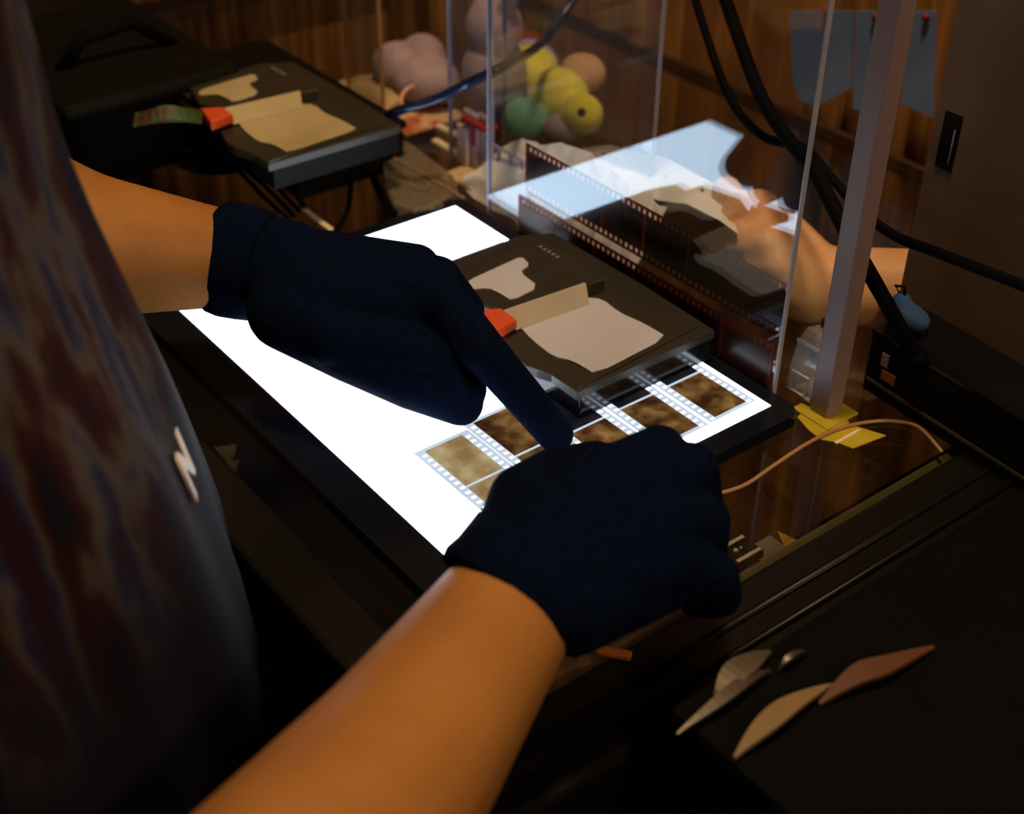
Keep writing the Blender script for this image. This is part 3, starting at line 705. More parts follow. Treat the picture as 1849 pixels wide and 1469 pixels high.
# --- second person reaching in from behind the carton with a bare hand
def person_behind():
    root = empty('person', (0.47, -0.46, -0.90)); inv = -root.location
    tag(root, 'person reaching in behind the clear panel, bare hand pinching a white film sleeve', 'person')
    P = lambda u, v, x: atx(u, v, x)
    mb = MB()
    W_ = P(1462, 512, 0.322); Eb = Vector((0.440, -0.085, 0.024)); Sh = Vector((0.475, -0.27, 0.32))
    B = Vector((0.47, -0.46, 0))
    limb(mb, [Sh, Eb, W_], [0.052, 0.030, 0.024])
    # palm
    I0, M0, R0 = P(1330, 415, 0.318), P(1378, 400, 0.318), P(1410, 420, 0.322)
    mb.capsule(W_, P(1400, 450, 0.32), 0.026, 0.026)
    for q_, r in ((I0, 0.0135), (M0, 0.0150), (R0, 0.0140)): mb.capsule(P(1425, 470, 0.32), q_, 0.022, r)
    # index reaching to the left, thumb up, other fingers bent
    limb(mb, [I0, P(1275, 418, 0.305), P(1235, 392, 0.300), P(1200, 368, 0.298)], [0.0130, 0.0110, 0.0100, 0.0090])
    limb(mb, [P(1385, 415, 0.318), P(1372, 375, 0.318), P(1345, 372, 0.310), P(1318, 395, 0.302)], [0.0130, 0.0125, 0.0100, 0.0088])
    limb(mb, [P(1340, 405, 0.318), P(1328, 375, 0.316), P(1312, 345, 0.314)], [0.0110, 0.0088, 0.0105])
    limb(mb, [R0, P(1385, 440, 0.300), P(1340, 440, 0.296), P(1310, 445, 0.300)], [0.0125, 0.0110, 0.0100, 0.0090])
    limb(mb, [P(1430, 455, 0.318), P(1400, 475, 0.300), P(1365, 475, 0.296), P(1340, 480, 0.300)], [0.0115, 0.0100, 0.0090, 0.0082])
    # trunk, other arm, legs, head
    mb.capsule(B + Vector((0, 0, -0.12)), B + Vector((0, 0, 0.28)), 0.115, 0.12, 18)
    mb.capsule(B + Vector((0, 0, 0.36)), B + Vector((0, 0, 0.50)), 0.06, 0.052)
    S2 = Vector((0.50, -0.64, 0.34))
    mb.capsule(B + Vector((0, 0, 0.34)), Sh, 0.08, 0.055); mb.capsule(B + Vector((0, 0, 0.34)), S2, 0.08, 0.055)
    limb(mb, [S2, Vector((0.52, -0.70, 0.05)), Vector((0.50, -0.72, -0.18)), Vector((0.48, -0.71, -0.25))], [0.052, 0.042, 0.027, 0.026])
    for i in range(4):
        p = Vector((0.502 - 0.016 * i, -0.712, -0.265)); limb(mb, [p, p + Vector((0.002, 0.006, -0.035)), p + Vector((0.006, 0.016, -0.060 + 0.006 * abs(i - 1.5)))], [0.0105, 0.0092, 0.0080])
    limb(mb, [Vector((0.495, -0.695, -0.215)), Vector((0.500, -0.672, -0.245)), Vector((0.500, -0.664, -0.275))], [0.014, 0.0105, 0.0090])
    for k in (-0.10, 0.10):
        limb(mb, [B + Vector((0, k, -0.14)), B + Vector((0, k, -0.48)), B + Vector((0.02, k, -0.84))], [0.085, 0.058, 0.042])
        mb.capsule(B + Vector((0.0, k, -0.865)), B + Vector((-0.03, k + 0.14, -0.872)), 0.034, 0.028)
    hc = B + Vector((-0.01, 0.03, 0.62))
    f, s, u = head(mb, hc, (-0.35, 0.75, -0.45))
    b = organic(mb, 'body', M_SKIN2, 0.0030, root, 6); b.location = inv
    pre = set(root.children)
    face_parts(hc, f, s, u, root)
    for o in root.children:
        o.location = inv
    mb = MB()
    rings = []
    for z, a, bb in ((-0.22, 0.150, 0.185), (0.0, 0.145, 0.175), (0.2, 0.150, 0.195), (0.30, 0.145, 0.225), (0.36, 0.125, 0.215), (0.405, 0.095, 0.14), (0.43, 0.07, 0.078)):
        rings.append([B + Vector((a * math.cos(t), bb * math.sin(t), z)) for t in [2 * math.pi * i / 40 for i in range(40)]])
    mb.loft(rings, cap=False); mb.build('sweater', M_SHIRT2, root, smooth=True).location = inv
    d = Eb - Sh
    MB().tube([Sh - d * 0.1, Sh + d * 0.5, Eb - d * 0.08], [0.066, 0.062, 0.058], 24).build('sleeve', M_SHIRT2, root, smooth=True).location = inv
    d = Vector((0.52, -0.70, 0.05)) - S2
    MB().tube([S2 - d * 0.15, S2 + d * 0.5, S2 + d * 0.97, Vector((0.505, -0.717, -0.12))], [0.066, 0.062, 0.056, 0.048], 24).build('sleeve', M_SHIRT2, root, smooth=True).location = inv
    for k in (-0.10, 0.10):
        MB().tube([B + Vector((0, k, -0.12)), B + Vector((0, k, -0.48)), B + Vector((0.02, k, -0.83))], [0.105, 0.080, 0.066], 24).build('trouser_leg', M_TROUS, root, smooth=True).location = inv
        a = B + Vector((0.01, k - 0.02, -0.862)); b = B + Vector((-0.035, k + 0.16, -0.866))
        organic(MB().capsule(a, b, 0.037, 0.033).capsule(a + Vector((0, 0, .03)), a + Vector((0, .03, .05)), 0.045, 0.045), 'shoe', M_TROUS, 0.005, root, 3).location = inv
    return root
person_behind()
for o in person.children:          # the face parts were built in world space
    if o.name.split('.')[0] in ('eye', 'mouth', 'hair'): o.location = PINV

# white plastic sleeve held by that hand
def sleeve():
    root = empty('film_sleeve', atx(1200, 380, 0.30))
    tag(root, 'crumpled white film sleeve pinched by the bare hand behind the clear panel', 'film sleeve')
    ox = root.location
    top = [(1052, 268), (1100, 262), (1150, 275), (1200, 285), (1260, 318), (1310, 345), (1345, 385)]
    bot = [(1062, 288), (1090, 318), (1140, 345), (1190, 362), (1240, 368), (1300, 398), (1330, 420)]
    rings = []
    for i, (a, b) in enumerate(zip(top, bot)):
        p = atx(*a, 0.318 + 0.005 * (i % 2)); q_ = atx(*b, 0.286)
        m_ = (p + q_) / 2 + Vector((-0.006 + 0.003 * (i % 2), 0, 0)); th = Vector((0.0012, 0, 0))
        rings.append([p - ox, m_ - ox, q_ - ox, q_ - ox + th, m_ - ox + th, p - ox + th])
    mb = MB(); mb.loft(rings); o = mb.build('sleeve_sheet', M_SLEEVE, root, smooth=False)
    for i in range(9):
        f_ = i / 9.0
        p = atx(1090 + 200 * f_, 278 + 74 * f_, 0.306) - ox
        MB().box((p.x - 0.0004, p.y - 0.0012, p.z - 0.0010), (p.x + 0.0004, p.y + 0.0012, p.z + 0.0010)).build('printed_mark', M_GREY, root)
sleeve()

# ------------------------------------------------------------------ things behind the pad
def pad_reflection():  # white sheet added to stand for the pad's reflection in the clear panel
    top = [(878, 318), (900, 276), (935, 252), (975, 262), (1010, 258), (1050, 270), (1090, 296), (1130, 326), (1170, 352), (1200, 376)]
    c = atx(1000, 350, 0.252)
    root = empty('pad_reflection_sheet', (c.x, c.y, TZ)); tag(root, 'crumpled white sheet added as a reflection of the pad, behind the left end of the clear panel', 'pad_reflection')
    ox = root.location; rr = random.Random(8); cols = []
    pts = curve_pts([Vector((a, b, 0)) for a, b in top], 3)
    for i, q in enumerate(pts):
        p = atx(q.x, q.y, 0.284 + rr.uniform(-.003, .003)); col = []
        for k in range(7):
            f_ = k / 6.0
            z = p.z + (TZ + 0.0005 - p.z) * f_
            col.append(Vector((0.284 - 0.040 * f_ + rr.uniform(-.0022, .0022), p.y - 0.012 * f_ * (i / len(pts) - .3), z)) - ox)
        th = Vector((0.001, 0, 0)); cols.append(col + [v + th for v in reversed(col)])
    mb = MB(); mb.loft(cols); mb.build('reflection_surface', M_PADREFL, root)
    a = cols[8][2]; MB().prism([(a.x - 0.010, a.y - 0.012), (a.x - 0.002, a.y - 0.014), (a.x - 0.001, a.y + 0.014), (a.x - 0.009, a.y + 0.010)], 0.0, 0.004, 0.001).build('reflection_corner', M_PADREFL, root)
pad_reflection()
def plush():
    c = atx(1010, 178, 0.37)
    root = empty('plush_toy', (c.x, c.y, TZ))
    tag(root, 'yellow plush animal with a black bead eye and pastel patchwork body behind the clear panel', 'plush toy')
    ox = root.location
    def P(u, v, x, lo=0.0235):
        p = atx(u, v, x) - ox; p.z = max(p.z, lo); return p
    mb = MB()
    mb.ball(P(1008, 184, 0.372), (0.024, 0.026, 0.023), 24)
    mb.ball(P(1050, 206, 0.363, 0.017), (0.0165, 0.0175, 0.0160), 24)
    mb.ball(P(960, 165, 0.385), (0.022, 0.026, 0.024), 24)
    mb.ball(P(1010, 215, 0.37, 0.0125), (0.014, 0.018, 0.012), 20)
    organic(mb, 'head', M_YELLOW, 0.0018, root, 8)
    e = P(1050, 203, 0.3470, 0.0)
    MB().ball(e, 0.0034, 14).build('eye', M_EYE, root, smooth=True)
    for i, (u, v, x, r, m_, nm) in enumerate(((948, 228, 0.338, 0.018, M_GREENP, 'green_patch'), (925, 190, 0.362, 0.017, M_PURPLEP, 'violet_patch'), (1052, 132, 0.398, 0.018, M_PEACHP, 'peach_ear'), (930, 285, 0.338, 0.011, M_PURPLEP, 'violet_foot'), (1012, 250, 0.352, 0.014, M_MAUVE, 'mauve_paw'), (955, 130, 0.40, 0.024, M_PURPLEP, 'violet_patch'))):
        p = P(u, v, x, 0.0); p.z = max(p.z, r * 0.87)
        mb = MB(); mb.ball(p, (r, r * 1.1, r * 0.85), 20); mb.build(nm, m_, root, smooth=True)
plush()

def mauve():
    p = at(770, 205, TZ)
    card = empty('patterned_card', (p.x, p.y, TZ)); tag(card, 'orange-patterned card lying under the mauve pouch', 'card')
    pts = [at(*q_, TZ) for q_ in ((690, 222), (735, 246), (842, 212), (800, 185))]
    MB().prism([(q_.x - p.x, q_.y - p.y) for q_ in pts], 0, 0.0012).build('card_sheet', M_CARDP, card)
    root = empty('mauve_pouch', (p.x + 0.012, p.y + 0.018, TZ + 0.0014)); tag(root, 'mauve-grey fluffy pouch with a pink cord on the patterned card', 'pouch')
    mb = MB(); mb.ball((0, 0, 0.019), (0.027, 0.032, 0.019), 24); mb.ball((0.012, 0.02, 0.026), (0.020, 0.022, 0.022), 20); mb.ball((-0.006, 0.03, 0.022), (0.022, 0.024, 0.020), 20)
    organic(mb, 'pouch_body', M_MAUVE, 0.002, root, 6)
    c = [at(u, v, 0.036) - root.location for u, v in ((748, 156), (735, 160), (726, 172), (724, 185), (727, 194))]
    MB().tube(c, 0.0016, 8).build('cord', M_PINK, root, smooth=True)
mauve()

def coaster():
    pts = [(612, 146), (585, 160), (600, 182), (625, 208), (655, 216), (690, 206), (735, 170), (720, 140), (660, 132)]
    P_ = [at(*q_, 0.004) for q_ in pts]; c = sum(P_, Vector()) / len(P_)
    root = empty('cream_card', (c.x, c.y, TZ)); tag(root, 'round-ended cream card with a yellow-green spot beside the mauve pouch', 'card')
    MB().prism(smooth_poly([(q_.x - c.x, q_.y - c.y) for q_ in P_], 2), 0, 0.012, 0.0008).build('card_sheet', M_CARD, root)
    q_ = at(652, 198, 0.0045) - c
    MB().prism([(q_.x + 0.006 * math.cos(t), q_.y + 0.008 * math.sin(t)) for t in [2 * math.pi * i / 16 for i in range(16)]], 0.0115, 0.0125).build('printed_spot', M_YGREEN, root)
    for i in range(6):
        q_ = at(612 + 9 * i, 165 + 4 * i, 0.0045) - c
        MB().box((q_.x - 0.001, q_.y - 0.010, 0.0115), (q_.x + 0.0004, q_.y + 0.008, 0.0123)).build('text_line', M_GREY, root)
coaster()

def picture_stand():
    pts = [at(*q_, TZ + 0.003) for q_ in ((800, 312), (832, 300), (905, 305), (925, 330), (880, 346), (850, 343))]
    c = sum(pts, Vector()) / 6
    root = empty('acrylic_figure_stand', (c.x, c.y, TZ)); tag(root, 'small pinkish white figure stand with a dark red top on a cream printed base', 'figure stand')
    MB().prism([(q_.x - c.x, q_.y - c.y) for q_ in pts], 0, 0.003, 0.0004).build('base_card', M_CARD, root)
    q_ = [at(*p_, TZ + 0.0034) for p_ in ((845, 335), (855, 326), (892, 328), (872, 340))]
    MB().prism([(a.x - c.x, a.y - c.y) for a in q_], 0.0028, 0.0034).build('printed_stripe', M_YINK, root)
    xx = c.x + 0.004
    for (u0, u1, v0, v1, m_, nm, dx) in ((825, 842, 232, 312, M_PINKW, 'post', 0.0), (838, 862, 208, 312, M_PINKW, 'figure', 0.004), (862, 880, 212, 315, M_PINKW, 'figure', 0.007)):
        a = atx(u0, v1, xx + dx); b = atx(u1, v0, xx + dx)
        MB().box((dx + 0.004, a.y - c.y, 0.003), (dx + 0.007, b.y - c.y, max(b.z, a.z + 0.02) - TZ), 0.0008).build(nm, m_, root)
    a = atx(842, 215, xx + 0.004); b = atx(884, 206, xx + 0.004)
    MB().box((0.003, b.y - c.y, a.z - TZ), (0.016, a.y - c.y, a.z - TZ + 0.0035), 0.0006).build('red_top', M_RED, root)
    a = atx(852, 235, xx + 0.002)
    MB().box((0.0062, a.y - c.y - 0.002, a.z - TZ - 0.012), (0.0079, a.y - c.y + 0.002, a.z - TZ + 0.006)).build('printed_mark', M_MAGENTA, root)
picture_stand()

def fence_stand():
    a = at(878, 322, TZ); b = at(945, 362, TZ)
    root = empty('acrylic_rack', (a.x, a.y, TZ)); tag(root, 'little clear rack of upright bars beside the figure stand', 'rack')
    d = b - a; top = 0.030
    MB().tube([(0, 0, top), tuple(Vector((d.x, d.y, top)))], 0.0011, 6).build('top_bar', M_ACEDGE, root)
    for i in range(4):
        p = d * (i / 3.0 * 0.94 + 0.03)
        MB().box((p.x - 0.0012, p.y - 0.0012, 0), (p.x + 0.0012, p.y + 0.0012, top)).build('upright_bar', M_ACEDGE, root)
fence_stand()

def big_mauve():
    c = at(885, 262, TZ)
    root = empty('mauve_plush', (c.x + 0.034, c.y + 0.040, TZ)); tag(root, 'tall pale mauve plush behind the figure stand, left of the yellow plush', 'plush toy')
    mb = MB(); mb.ball((0, 0, 0.035), (0.026, 0.028, 0.035), 20); mb.ball((0, 0.0, 0.075), (0.022, 0.025, 0.022), 20); mb.capsule((0, 0.012, 0.085), (0.0, 0.022, 0.105), 0.008, 0.006); mb.capsule((0, -0.012, 0.085), (0, -0.022, 0.105), 0.008, 0.006)
    organic(mb, 'plush_body', M_MAUVE, 0.002, root, 6)
big_mauve()

# clear clamshell case and frosted pouch lying on the glass
def clamshell():
    pts = [at(*q_, TZ + 0.002) for q_ in ((688, 262), (722, 262), (845, 352), (760, 402), (700, 380))]
    c = sum(pts, Vector()) / 5
    root = empty('clear_case', (c.x, c.y, TZ)); tag(root, 'empty clear plastic case with tan edges lying beyond the light pad', 'case')
    poly = [(q_.x - c.x, q_.y - c.y) for q_ in pts]
    MB().prism(smooth_poly(poly, 1), 0, 0.010, 0.002).build('shell', M_POUCH, root)
    a, b = at(684, 262, 0.006) - c, at(838, 350, 0.006) - c
    MB().tube([(a.x, a.y, 0.0108), (b.x, b.y, 0.0108)], 0.0009, 6).build('rim', M_ACEDGEW, root)
    a, b = at(694, 262, 0.022) - c, at(708, 245, 0.022) - c
    q0 = at(700, 280, TZ)
    tb = MB(); tb.box((-0.007, -0.0008, 0.0), (0.007, 0.0008, 0.024), 0.0006); o = tb.build('hanger_tab', M_CARD, root); o.location = (q0.x - c.x, q0.y - c.y, 0.008); o.rotation_euler = (0.25, 0, 0.9)
    for z in (0.006, 0.017):
        h_ = MB().tube([(0, -0.0016, z), (0, 0.0016, z)], 0.0022, 12).build('hole_rim', M_GREY, o)
    rg = at(755, 330, TZ + 0.012) - c
    MB().tube([(rg.x + 0.006 * math.cos(t), rg.y + 0.009 * math.sin(t), 0.0108) for t in [2 * math.pi * i / 20 for i in range(21)]], 0.0006, 6, cap=False).build('moulded_ring', M_GREY, root)
clamshell()

def glint_bar(name, u0, v0, u1, v1, r, m_, label, cat, z=TZ):  # highlights and lamp reflections on the glass, built as bright bars
    a, b = at(u0, v0, z + r), at(u1, v1, z + r); c = (a + b) / 2
    root = empty(name, (c.x, c.y, z)); tag(root, label, cat)
    d = (b - a); L_ = d.length; root.rotation_euler = (0, 0, math.atan2(d.y, d.x))
    MB().box((-L_ / 2, -r * 1.6, 0), (L_ / 2, r * 1.6, r * 1.6), r * 0.3).build('glint_body', m_, root)
    MB().box((L_ / 2, -r * 1.3, r * 0.2), (L_ / 2 + 0.002, r * 1.3, r * 1.4), r * 0.2).build('tip', M_GREY, root)
M_BRIGHT = mat('bright_ivory', (0.95, 0.82, 0.60), 0.35)
glint_bar('ivory_glint', 541, 372, 600, 416, 0.0013, M_BRIGHT, 'thin ivory highlight built as a strip beside the left glove wrist', 'strip')
glint_bar('ivory_glint', 790, 226, 846, 254, 0.0019, M_BRIGHT, 'lamp reflection built as a short ivory strip touching the patterned card corner', 'strip')
glint_bar('ivory_glint', 784, 252, 832, 280, 0.0019, M_BRIGHT, 'lamp reflection built as a short ivory strip just left of the figure stand posts', 'strip')

# black gear under the arm, at far left
def gear():
    c = at(250, 250, TZ)
    root = empty('black_bag', (c.x, c.y, TZ)); tag(root, 'black padded camera bag in the dark behind the left forearm', 'bag')
    MB().box((-0.075, -0.07, 0), (0.055, 0.12, 0.060), 0.014).build('bag_body', M_CABLE, root, smooth=True)
    MB().box((-0.078, -0.073, 0.056), (0.058, 0.123, 0.068), 0.005).build('flap', M_BOXK, root)
    MB().tube([(-0.05, 0.0, 0.066), (-0.03, 0.0, 0.086), (0.01, 0.0, 0.090), (0.04, 0.0, 0.066)], 0.005, 8).build('handle', M_CABLE, root, smooth=True)
    g = at(300, 185, 0.072)
    gp = empty('green_packet', (g.x, g.y, 0.0605)); tag(gp, 'small green and brown packet lying on the black bag', 'packet')
    rings = []
    for i in range(9):
        x = -0.020 + 0.005 * i; t = 0.0045 * math.sin(math.pi * (i + .4) / 8.8) + 0.0004
        rings.append([(x, -0.011, t * .4), (x, 0, 0), (x, 0.011, t * .4), (x, 0.011, t * .8), (x, 0, 2 * t), (x, -0.011, t * .8)])
    MB().loft(rings).build('pouch', M_GREENPK, gp)
    for e_ in (-0.0225, 0.0200): MB().box((e_, -0.0115, 0.0002), (e_ + 0.0025, 0.0115, 0.0009)).build('crimped_end', M_GREENPK, gp)
    gp.rotation_euler = (0, 0, -0.5); gp.location.z = TZ + 0.0685
gear()
def coil():
    c = at(386, 262, 0.0)
    root = empty('cable_coil', (c.x, c.y, TZ)); tag(root, 'round coil of thin black cable lying left of the cream-windowed holder', 'cable')
    pts = []
    for i in range(160):
        t = i / 160 * 2 * math.pi * 5
        r = 0.034 + 0.0018 * math.sin(i * 0.37); pts.append((r * math.cos(t), 1.25 * r * math.sin(t), 0.003 + 0.0034 * i / 32 % 0.018))
    MB().tube(pts, 0.0022, 7).build('loops', M_CABLE, root, smooth=True)
    MB().box((-0.0015, -0.012, 0.018), (0.0035, 0.004, 0.0195), 0.0003).build('cable_tag', M_CARD, root)
    for k in range(4):
        a = at(420 + 8 * k, 300 - 4 * k, 0.0) - root.location; b = at(520 + 10 * k, 388 - 8 * k, 0.0) - root.location
        m_ = (a + b) / 2
        MB().tube([(a.x, a.y, 0.010), (m_.x, m_.y, 0.006 + 0.003 * k), (b.x, b.y, 0.004)], 0.0018, 7).build('strand', M_CABLE, root, smooth=True)
coil()

# ------------------------------------------------------------------ cables
def cable(name, pts, r, m_, label, plug=True):
    root = empty(name, pts[0]); tag(root, label, 'cable'); ox = root.location
    c = [p - ox for p in curve_pts(pts)]
    MB().tube(c, r, 10).build('cord', m_, root, smooth=True)
    if plug:
        d = (c[-1] - c[-3]).normalized()
        MB().tube([c[-1] - d * 0.001, c[-1] + d * 0.008], r * 1.5, 10).build('plug', M_CABLE, root, smooth=True)
cable('cable', [atx(1290, -60, 0.36), atx(1345, 100, 0.34), atx(1382, 190, 0.32), atx(1432, 262, 0.30), atx(1468, 305, 0.285), atx(1508, 380, 0.27), atx(1560, 475, 0.262), atx(1605, 555, 0.258), at(1650, 640, 0.036)], 0.0042, M_CABLE, 'thickest black cable hanging down in front of the curtain to the black box')
cable('cable', [atx(1235, -70, 0.375), atx(1268, 40, 0.36), atx(1305, 148, 0.345), atx(1340, 210, 0.335), atx(1385, 250, 0.320), atx(1452, 268, 0.312), atx(1500, 320, 0.300), atx(1555, 380, 0.290), atx(1615, 425, 0.280), atx(1690, 455, 0.272), atx(1860, 520, 0.26)], 0.0028, M_CABLE, 'thinner black cable crossing the thick one and leaving to the right', False)
cable('cable', [atx(1075, -60, 0.42), atx(985, 70, 0.36), at(905, 122, 0.098), at(850, 148, 0.078), at(790, 178, 0.066), at(720, 200, 0.056), aty(672, 222, 0.400), aty(648, 248, 0.3785), aty(636, 278, 0.3755), at(618, 300, -0.004), at(580, 312, -0.0045), at(545, 335, -0.0045)], 0.0035, M_CABLEB, 'dark blue cable arching over the mauve pouch and down the black box')
cable('cable', [at(615, 300, -0.005), at(632, 320, -0.005), at(630, 370, -0.005), at(618, 400, -0.005), at(606, 418, -0.005)], 0.0020, M_CABLE, 'thin black lead curling on the glass up to the pad corner', False)
cable('cable', [at(668, 292, -0.005), at(678, 330, -0.005), at(695, 362, -0.005), at(712, 386, -0.004)], 0.0030, M_CABLE, 'black lead running from the black box into the light pad', False)

# ------------------------------------------------------------------ right-hand side
def black_carton_box():
    a = at(1556, 700, TZ); ang = math.atan2(-0.077, -0.020)
    root = empty('product_box', (a.x, a.y, TZ), math.radians(-4)); tag(root, 'black product box with a small orange picture right of the square post', 'box')
    MB().box((0, -0.125, 0.0), (0.040, 0, 0.040), 0.001).build('box_body', M_BOXK, root)
    MB().box((-0.0006, -0.125, 0.0075), (0.0, -0.002, 0.0095)).build('pale_stripe', M_OLIVE, root)
    MB().box((-0.0006, -0.015, 0.022), (0.0, -0.010, 0.030)).build('printed_picture', M_MAUVE, root)
    MB().box((-0.0007, -0.022, 0.014), (0.0, -0.012, 0.020)).build('printed_picture', mat('orange_ink', (0.40, 0.14, 0.03), 0.5), root)
    MB().box((-0.0006, -0.125, 0.0385), (0.041, 0.0006, 0.0403)).build('lid', M_GLOSSB, root)
    b = empty('blue_pouch', (a.x + 0.016, a.y - 0.010, TZ + 0.0405)); tag(b, 'dark blue cloth pouch lying on the black product box', 'pouch')
    mb = MB(); mb.ball((0, 0, 0.007), (0.009, 0.014, 0.007), 18); mb.ball((0.0, 0.006, 0.010), (0.007, 0.007, 0.009), 14)
    organic(mb, 'pouch_body', M_BLUE, 0.0015, b, 4)
    MB().tube([(0.0, 0.008, 0.017), (0, 0.012, 0.021), (0, 0.006, 0.023), (0.0, 0.005, 0.018)], 0.001, 6).build('drawstring', M_CABLE, b, smooth=True)
    k = atx(1616, 560, 0.3275)
    c = empty('tall_carton', (0.3275, k.y, TZ)); tag(c, 'tall brown carton standing at the right behind the black product box', 'carton')
    MB().box((0, -0.22, 0), (0.008, 0, 0.42), 0.0015).build('carton_body', M_CARTON, c)
    q_ = atx(1712, 255, 0.3275) - c.location
    MB().box((-0.0006, q_.y - 0.006, q_.z - 0.016), (0.0, q_.y + 0.005, q_.z + 0.016), ).build('dark_label', M_BOXK, c)
    MB().box((-0.0012, q_.y - 0.0040, q_.z - 0.012), (-0.0005, q_.y - 0.0030, q_.z + 0.008)).build('label_stripe', M_ALU, c)
    MB().box((-0.0005, -0.2205, 0.395), (0.0085, 0.0005, 0.421), 0.0008).build('top_flap', M_CARTON, c)
black_carton_box()

def yellow_paper():
    pts = [at(*q_, TZ + 0.0008) for q_ in ((1440, 752), (1470, 718), (1505, 712), (1535, 765), (1600, 785), (1540, 808), (1510, 797), (1482, 792), (1460, 775))]
    c = sum(pts, Vector()) / len(pts)
    root = empty('mustard_paper', (c.x, c.y, TZ)); tag(root, 'mustard yellow paper under the foot of the square post', 'paper')
    MB().prism([(q_.x - c.x, q_.y - c.y) for q_ in pts], 0, 0.0006).build('sheet', M_YPAPER, root)
    q_ = at(1530, 787, TZ + 0.001) - c
    o = MB().box((-0.010, -0.0009, 0.0005), (0.010, 0.0009, 0.0011)).build('creased_edge', M_BRIGHT, root); o.location = (q_.x, q_.y, 0); o.rotation_euler = (0, 0, 0.02)
yellow_paper()

def clear_stand():
    root = empty('bent_acrylic_stand', (0.2400, 0.001, TZ)); tag(root, 'small bent clear acrylic stand between the panel and the square post', 'stand')
    rings = []
    for (x, z) in [(0.030, 0.0006), (0.012, 0.0006), (0.003, 0.002), (0.0, 0.008), (0.001, 0.02), (0.004, 0.034), (0.010, 0.040), (0.018, 0.038)]:
        rings.append([(x, -0.0085, z), (x, 0.0095, z), (x + 0.0012, 0.0095, z + 0.0012), (x + 0.0012, -0.0085, z + 0.0012)])
    MB().loft(rings).build('bent_sheet', M_MILKY, root)
    MB().tube([(0.004, -0.0085, 0.0356), (0.004, 0.0095, 0.0356)], 0.0012, 6).build('top_fold', M_ACEDGE, root)
    MB().tube([(0.001, -0.0085, 0.005), (0.001, 0.0095, 0.005)], 0.0017, 6).build('bottom_fold', mat('pale_blue_edge', (0.45, 0.60, 0.80), 0.3), root)
    MB().tube([(-0.0005, -0.004, 0.006), (-0.0005, 0.006, 0.006), (0.0005, 0.007, 0.018), (0.0005, -0.005, 0.018), (-0.0005, -0.004, 0.006)], 0.0007, 6).build('moulded_rib', M_BRIGHT, root)
clear_stand()
def foil():
    a = at(1545, 655, 0.002)
    root = empty('crumpled_foil', (0.2755, 0.012, TZ)); tag(root, 'crumpled silver foil wrapper beside the square post', 'wrapper')
    mb = MB(); bmesh.ops.create_icosphere(mb.bm, subdivisions=3, radius=1.0)
    rr = random.Random(3)
    for v in mb.bm.verts:
        k = 1 + rr.uniform(-.22, .22); v.co = Vector((v.co.x * 0.010 * k, v.co.y * 0.011 * k, v.co.z * 0.017 * k + 0.016))
    mb.build('wrapper_body', M_FOIL, root)
    MB().box((-0.006, -0.004, 0.028), (0.004, 0.004, 0.038), 0.0005).build('twisted_end', M_FOIL, root)
foil()

# long clear cord / sleeve edge curving over the glass
def clear_cord():
    P_ = [at(u, v, TZ + 0.0016) for u, v in ((1292, 892), (1345, 875), (1400, 838), (1455, 802), (1510, 775), (1565, 762), (1615, 760), (1660, 772), (1700, 815))]
    root = empty('amber_cord', P_[0]); tag(root, 'thin amber cord curving across the glass to the right of the pad', 'cord')
    MB().tube([p - P_[0] for p in curve_pts(P_)], 0.0011, 8).build('cord', M_ACEDGEW, root, smooth=True)
    e = P_[0] - P_[0]
    MB().ball(e, 0.0019, 10).build('knot', M_ACEDGEW, root, smooth=True)
clear_cord()

# small things inside the case, on its inner shelf
def inside():
    z = -0.0695
    def thing(name, u, v, label, cat):
        p = at(u, v, z); r = empty(name, (p.x, p.y, z)); tag(r, label, cat); return r
    r = thing('memory_card_box', 1335, 1012, 'little black box with two white stripes under the glass by the right glove', 'box')
    MB().box((-0.010, -0.008, 0), (0.010, 0.010, 0.008), 0.0006).build('box_body', M_BOXK, r)
    for y in (-0.006, 0.007): MB().box((-0.009, y - 0.0012, 0.008), (0.009, y + 0.0012, 0.0088)).build('white_stripe', M_WHITE, r)
    for x, s_ in ((-0.003, 0.0016), (0.001, 0.0010)): MB().ball((x, 0.001, 0.0082), s_, 10).build('white_dot', M_WHITE, r)
    r = thing('grey_card', 1385, 1000, 'small grey card under the glass beside the striped black box', 'card')
    MB().box((-0.010, -0.008, 0), (0.010, 0.008, 0.0035), 0.0004).build('card_stack', M_GREY, r)
    MB().box((-0.0101, -0.0081, 0.0012), (0.0101, 0.0081, 0.0018)).build('card_seam', M_BOXK, r)
    r = thing('orange_triangle', 1415, 985, 'small orange triangular card under the glass at the table edge', 'card')
    MB().prism([(-0.006, -0.008), (0.008, -0.008), (0.004, 0.009)], 0, 0.003, 0.0003).build('card_sheet', mat('amber_card', (0.62, 0.32, 0.04), 0.6), r)
    MB().prism([(-0.0062, -0.0082), (0.0082, -0.0082), (0.0041, 0.0092)], 0.0010, 0.0014).build('card_seam', M_TAN, r)
    r = thing('white_slip', 1312, 985, 'white paper slip under the glass tucked beside the right glove', 'paper')
    MB().prism([(-0.012, -0.006), (0.006, -0.010), (0.012, 0.004), (-0.006, 0.010)], 0, 0.0010).build('sheet', M_WHITE, r)
    MB().prism([(0.004, -0.0095), (0.006, -0.0099), (0.012, 0.0038), (0.010, 0.0046)], 0.001, 0.0022).build('folded_edge', M_WHITE, r)
inside()

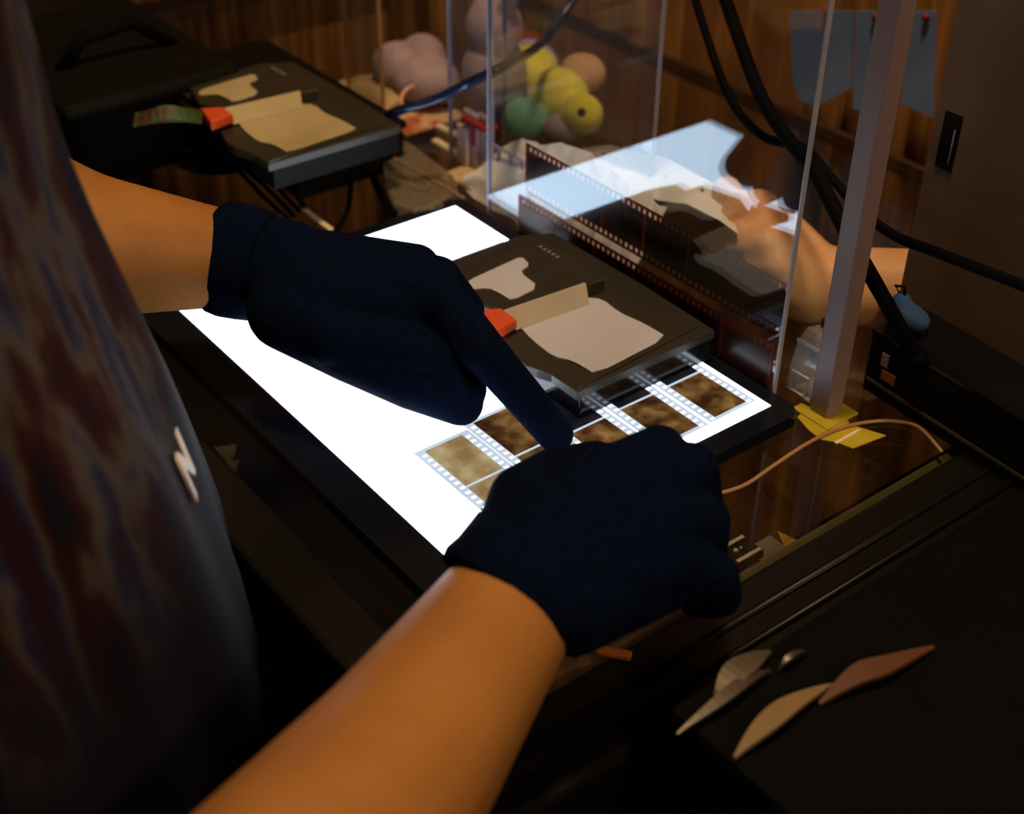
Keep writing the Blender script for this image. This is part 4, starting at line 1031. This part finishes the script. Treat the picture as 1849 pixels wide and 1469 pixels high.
# pale blue papers pinned on the curtain
def papers():
    for i, (pts, lab) in enumerate((([(1425, 20), (1432, 150), (1445, 182), (1475, 192), (1500, 178), (1535, 160), (1540, 20)], 'pale blue torn paper pinned on the curtain left of the post'),
                       ([(1545, 20), (1540, 196), (1560, 200), (1590, 186), (1600, 20)], 'narrow pale blue paper pinned on the curtain right behind the post'),
                       ([(1635, 20), (1628, 188), (1685, 212), (1690, 20)], 'pale blue paper with a slanted lower edge next to the tall carton'))):
        P_ = [atx(u, v, 0.548) for u, v in pts]; c = sum(P_, Vector()) / len(P_)
        root = empty('blue_paper', c); tag(root, lab, 'paper', 'pale blue papers on the curtain')
        mb = MB()
        fr = [mb.bm.verts.new((p - c)) for p in P_]; f = mb.bm.faces.new(fr)
        r = bmesh.ops.extrude_face_region(mb.bm, geom=[f]); bmesh.ops.translate(mb.bm, vec=(0.0015, 0, 0), verts=[v for v in r['geom'] if isinstance(v, bmesh.types.BMVert)])
        mb.build('sheet', M_BLUEP, root)
        top = max(P_, key=lambda p: p.z) - c
        MB().ball((-0.002, 0, top.z - 0.006), 0.003, 10).build('pin', M_RED, root, smooth=True)
papers()

# ------------------------------------------------------------------ blurred foreground, lower right
def highlight_bands():
    # a black stool seat carrying blurred highlights built as bands, below the table edge
    st = empty('black_crate', (0.17, -0.33, -0.90)); tag(st, 'black crate standing against the near side of the table', 'crate')
    hh = 0.90 + 0.010
    MB().box((-0.16, -0.18, 0), (0.10, 0.185, hh), 0.006).build('crate_body', M_FRAME, st)
    MB().box((-0.165, -0.185, hh), (0.105, 0.190, hh + 0.012), 0.004).build('crate_lid', M_CABLE, st)
    def highlight_band(name, pts, wid, m_, label, cat, z):  # coloured band standing in for a blurred highlight
        P_ = [at(u, v, z) for u, v in pts]; c_ = P_[len(P_) // 2]
        r = empty(name, (c_.x, c_.y, z)); tag(r, label, cat)
        rings = []
        n = len(P_)
        for i, p in enumerate(curve_pts(P_, 5)):
            d = (P_[-1] - P_[0]).normalized(); s_ = d.cross(Vector((0, 0, 1)))
            k = i / ((n - 1) * 5); ww = wid * (0.12 + math.sin(math.pi * min(max(k, 0.02), 0.98)) ** 1.4)
            zz = 0.004 * math.sin(math.pi * k)
            b = p - c_
            rings.append([b - s_ * ww + Vector((0, 0, zz)), b + s_ * ww + Vector((0, 0, zz)), b + s_ * ww + Vector((0, 0, zz + 0.002)), b - s_ * ww + Vector((0, 0, zz + 0.002))])
        MB().loft(rings).build('band', m_, r)
    zc = 0.0225
    highlight_band('tan_highlight', [(1325, 1372), (1370, 1330), (1430, 1282), (1502, 1240)], 0.0040, M_TAN, 'tan blurred highlight built as a band over the crate at the bottom right', 'highlight_band', zc)
    highlight_band('rust_highlight', [(1478, 1275), (1540, 1235), (1600, 1212), (1685, 1172)], 0.0046, M_RUST, 'rust-brown highlight built as a band on the crate, right of the tan one', 'highlight_band', zc)
    highlight_band('grey_highlight', [(1222, 1330), (1290, 1285), (1350, 1240), (1392, 1215)], 0.0026, M_ALU, 'pale grey highlight built as a strip on the crate beside the right glove', 'strip', zc)
    highlight_band('grey_highlight', [(1404, 1215), (1425, 1200), (1456, 1180)], 0.0012, M_ALU, 'short pale grey highlight built as a strip above the tan one', 'strip', zc)
    highlight_band('grey_highlight', [(1290, 1262), (1330, 1225), (1390, 1180)], 0.0050, mat('dull_grey_highlight', (0.16, 0.13, 0.09), 0.5, metal=0.6), 'broad dull highlight built as a strip on the crate nearest the table rail', 'strip', zc)
    p = atd(1108, 1180, 0.62)
    q0 = at(1108, 1180, TZ + 0.002)
    r = empty('orange_clip', (q0.x, q0.y, TZ + 0.001)); tag(r, 'small orange-brown clip on the table rail under the right wrist', 'clip')
    MB().box((-0.008, -0.0022, 0), (0.008, 0.0022, 0.003), 0.0008).build('clip_arm', mat('orange_clip_plastic', (0.50, 0.15, 0.02), 0.5), r)
    MB().tube([(-0.008, 0, 0.0016), (-0.010, 0, 0.0016)], 0.0018, 8).build('clip_hinge', M_GREY, r)
    r.rotation_euler = (0, 0, -0.9)
highlight_bands()
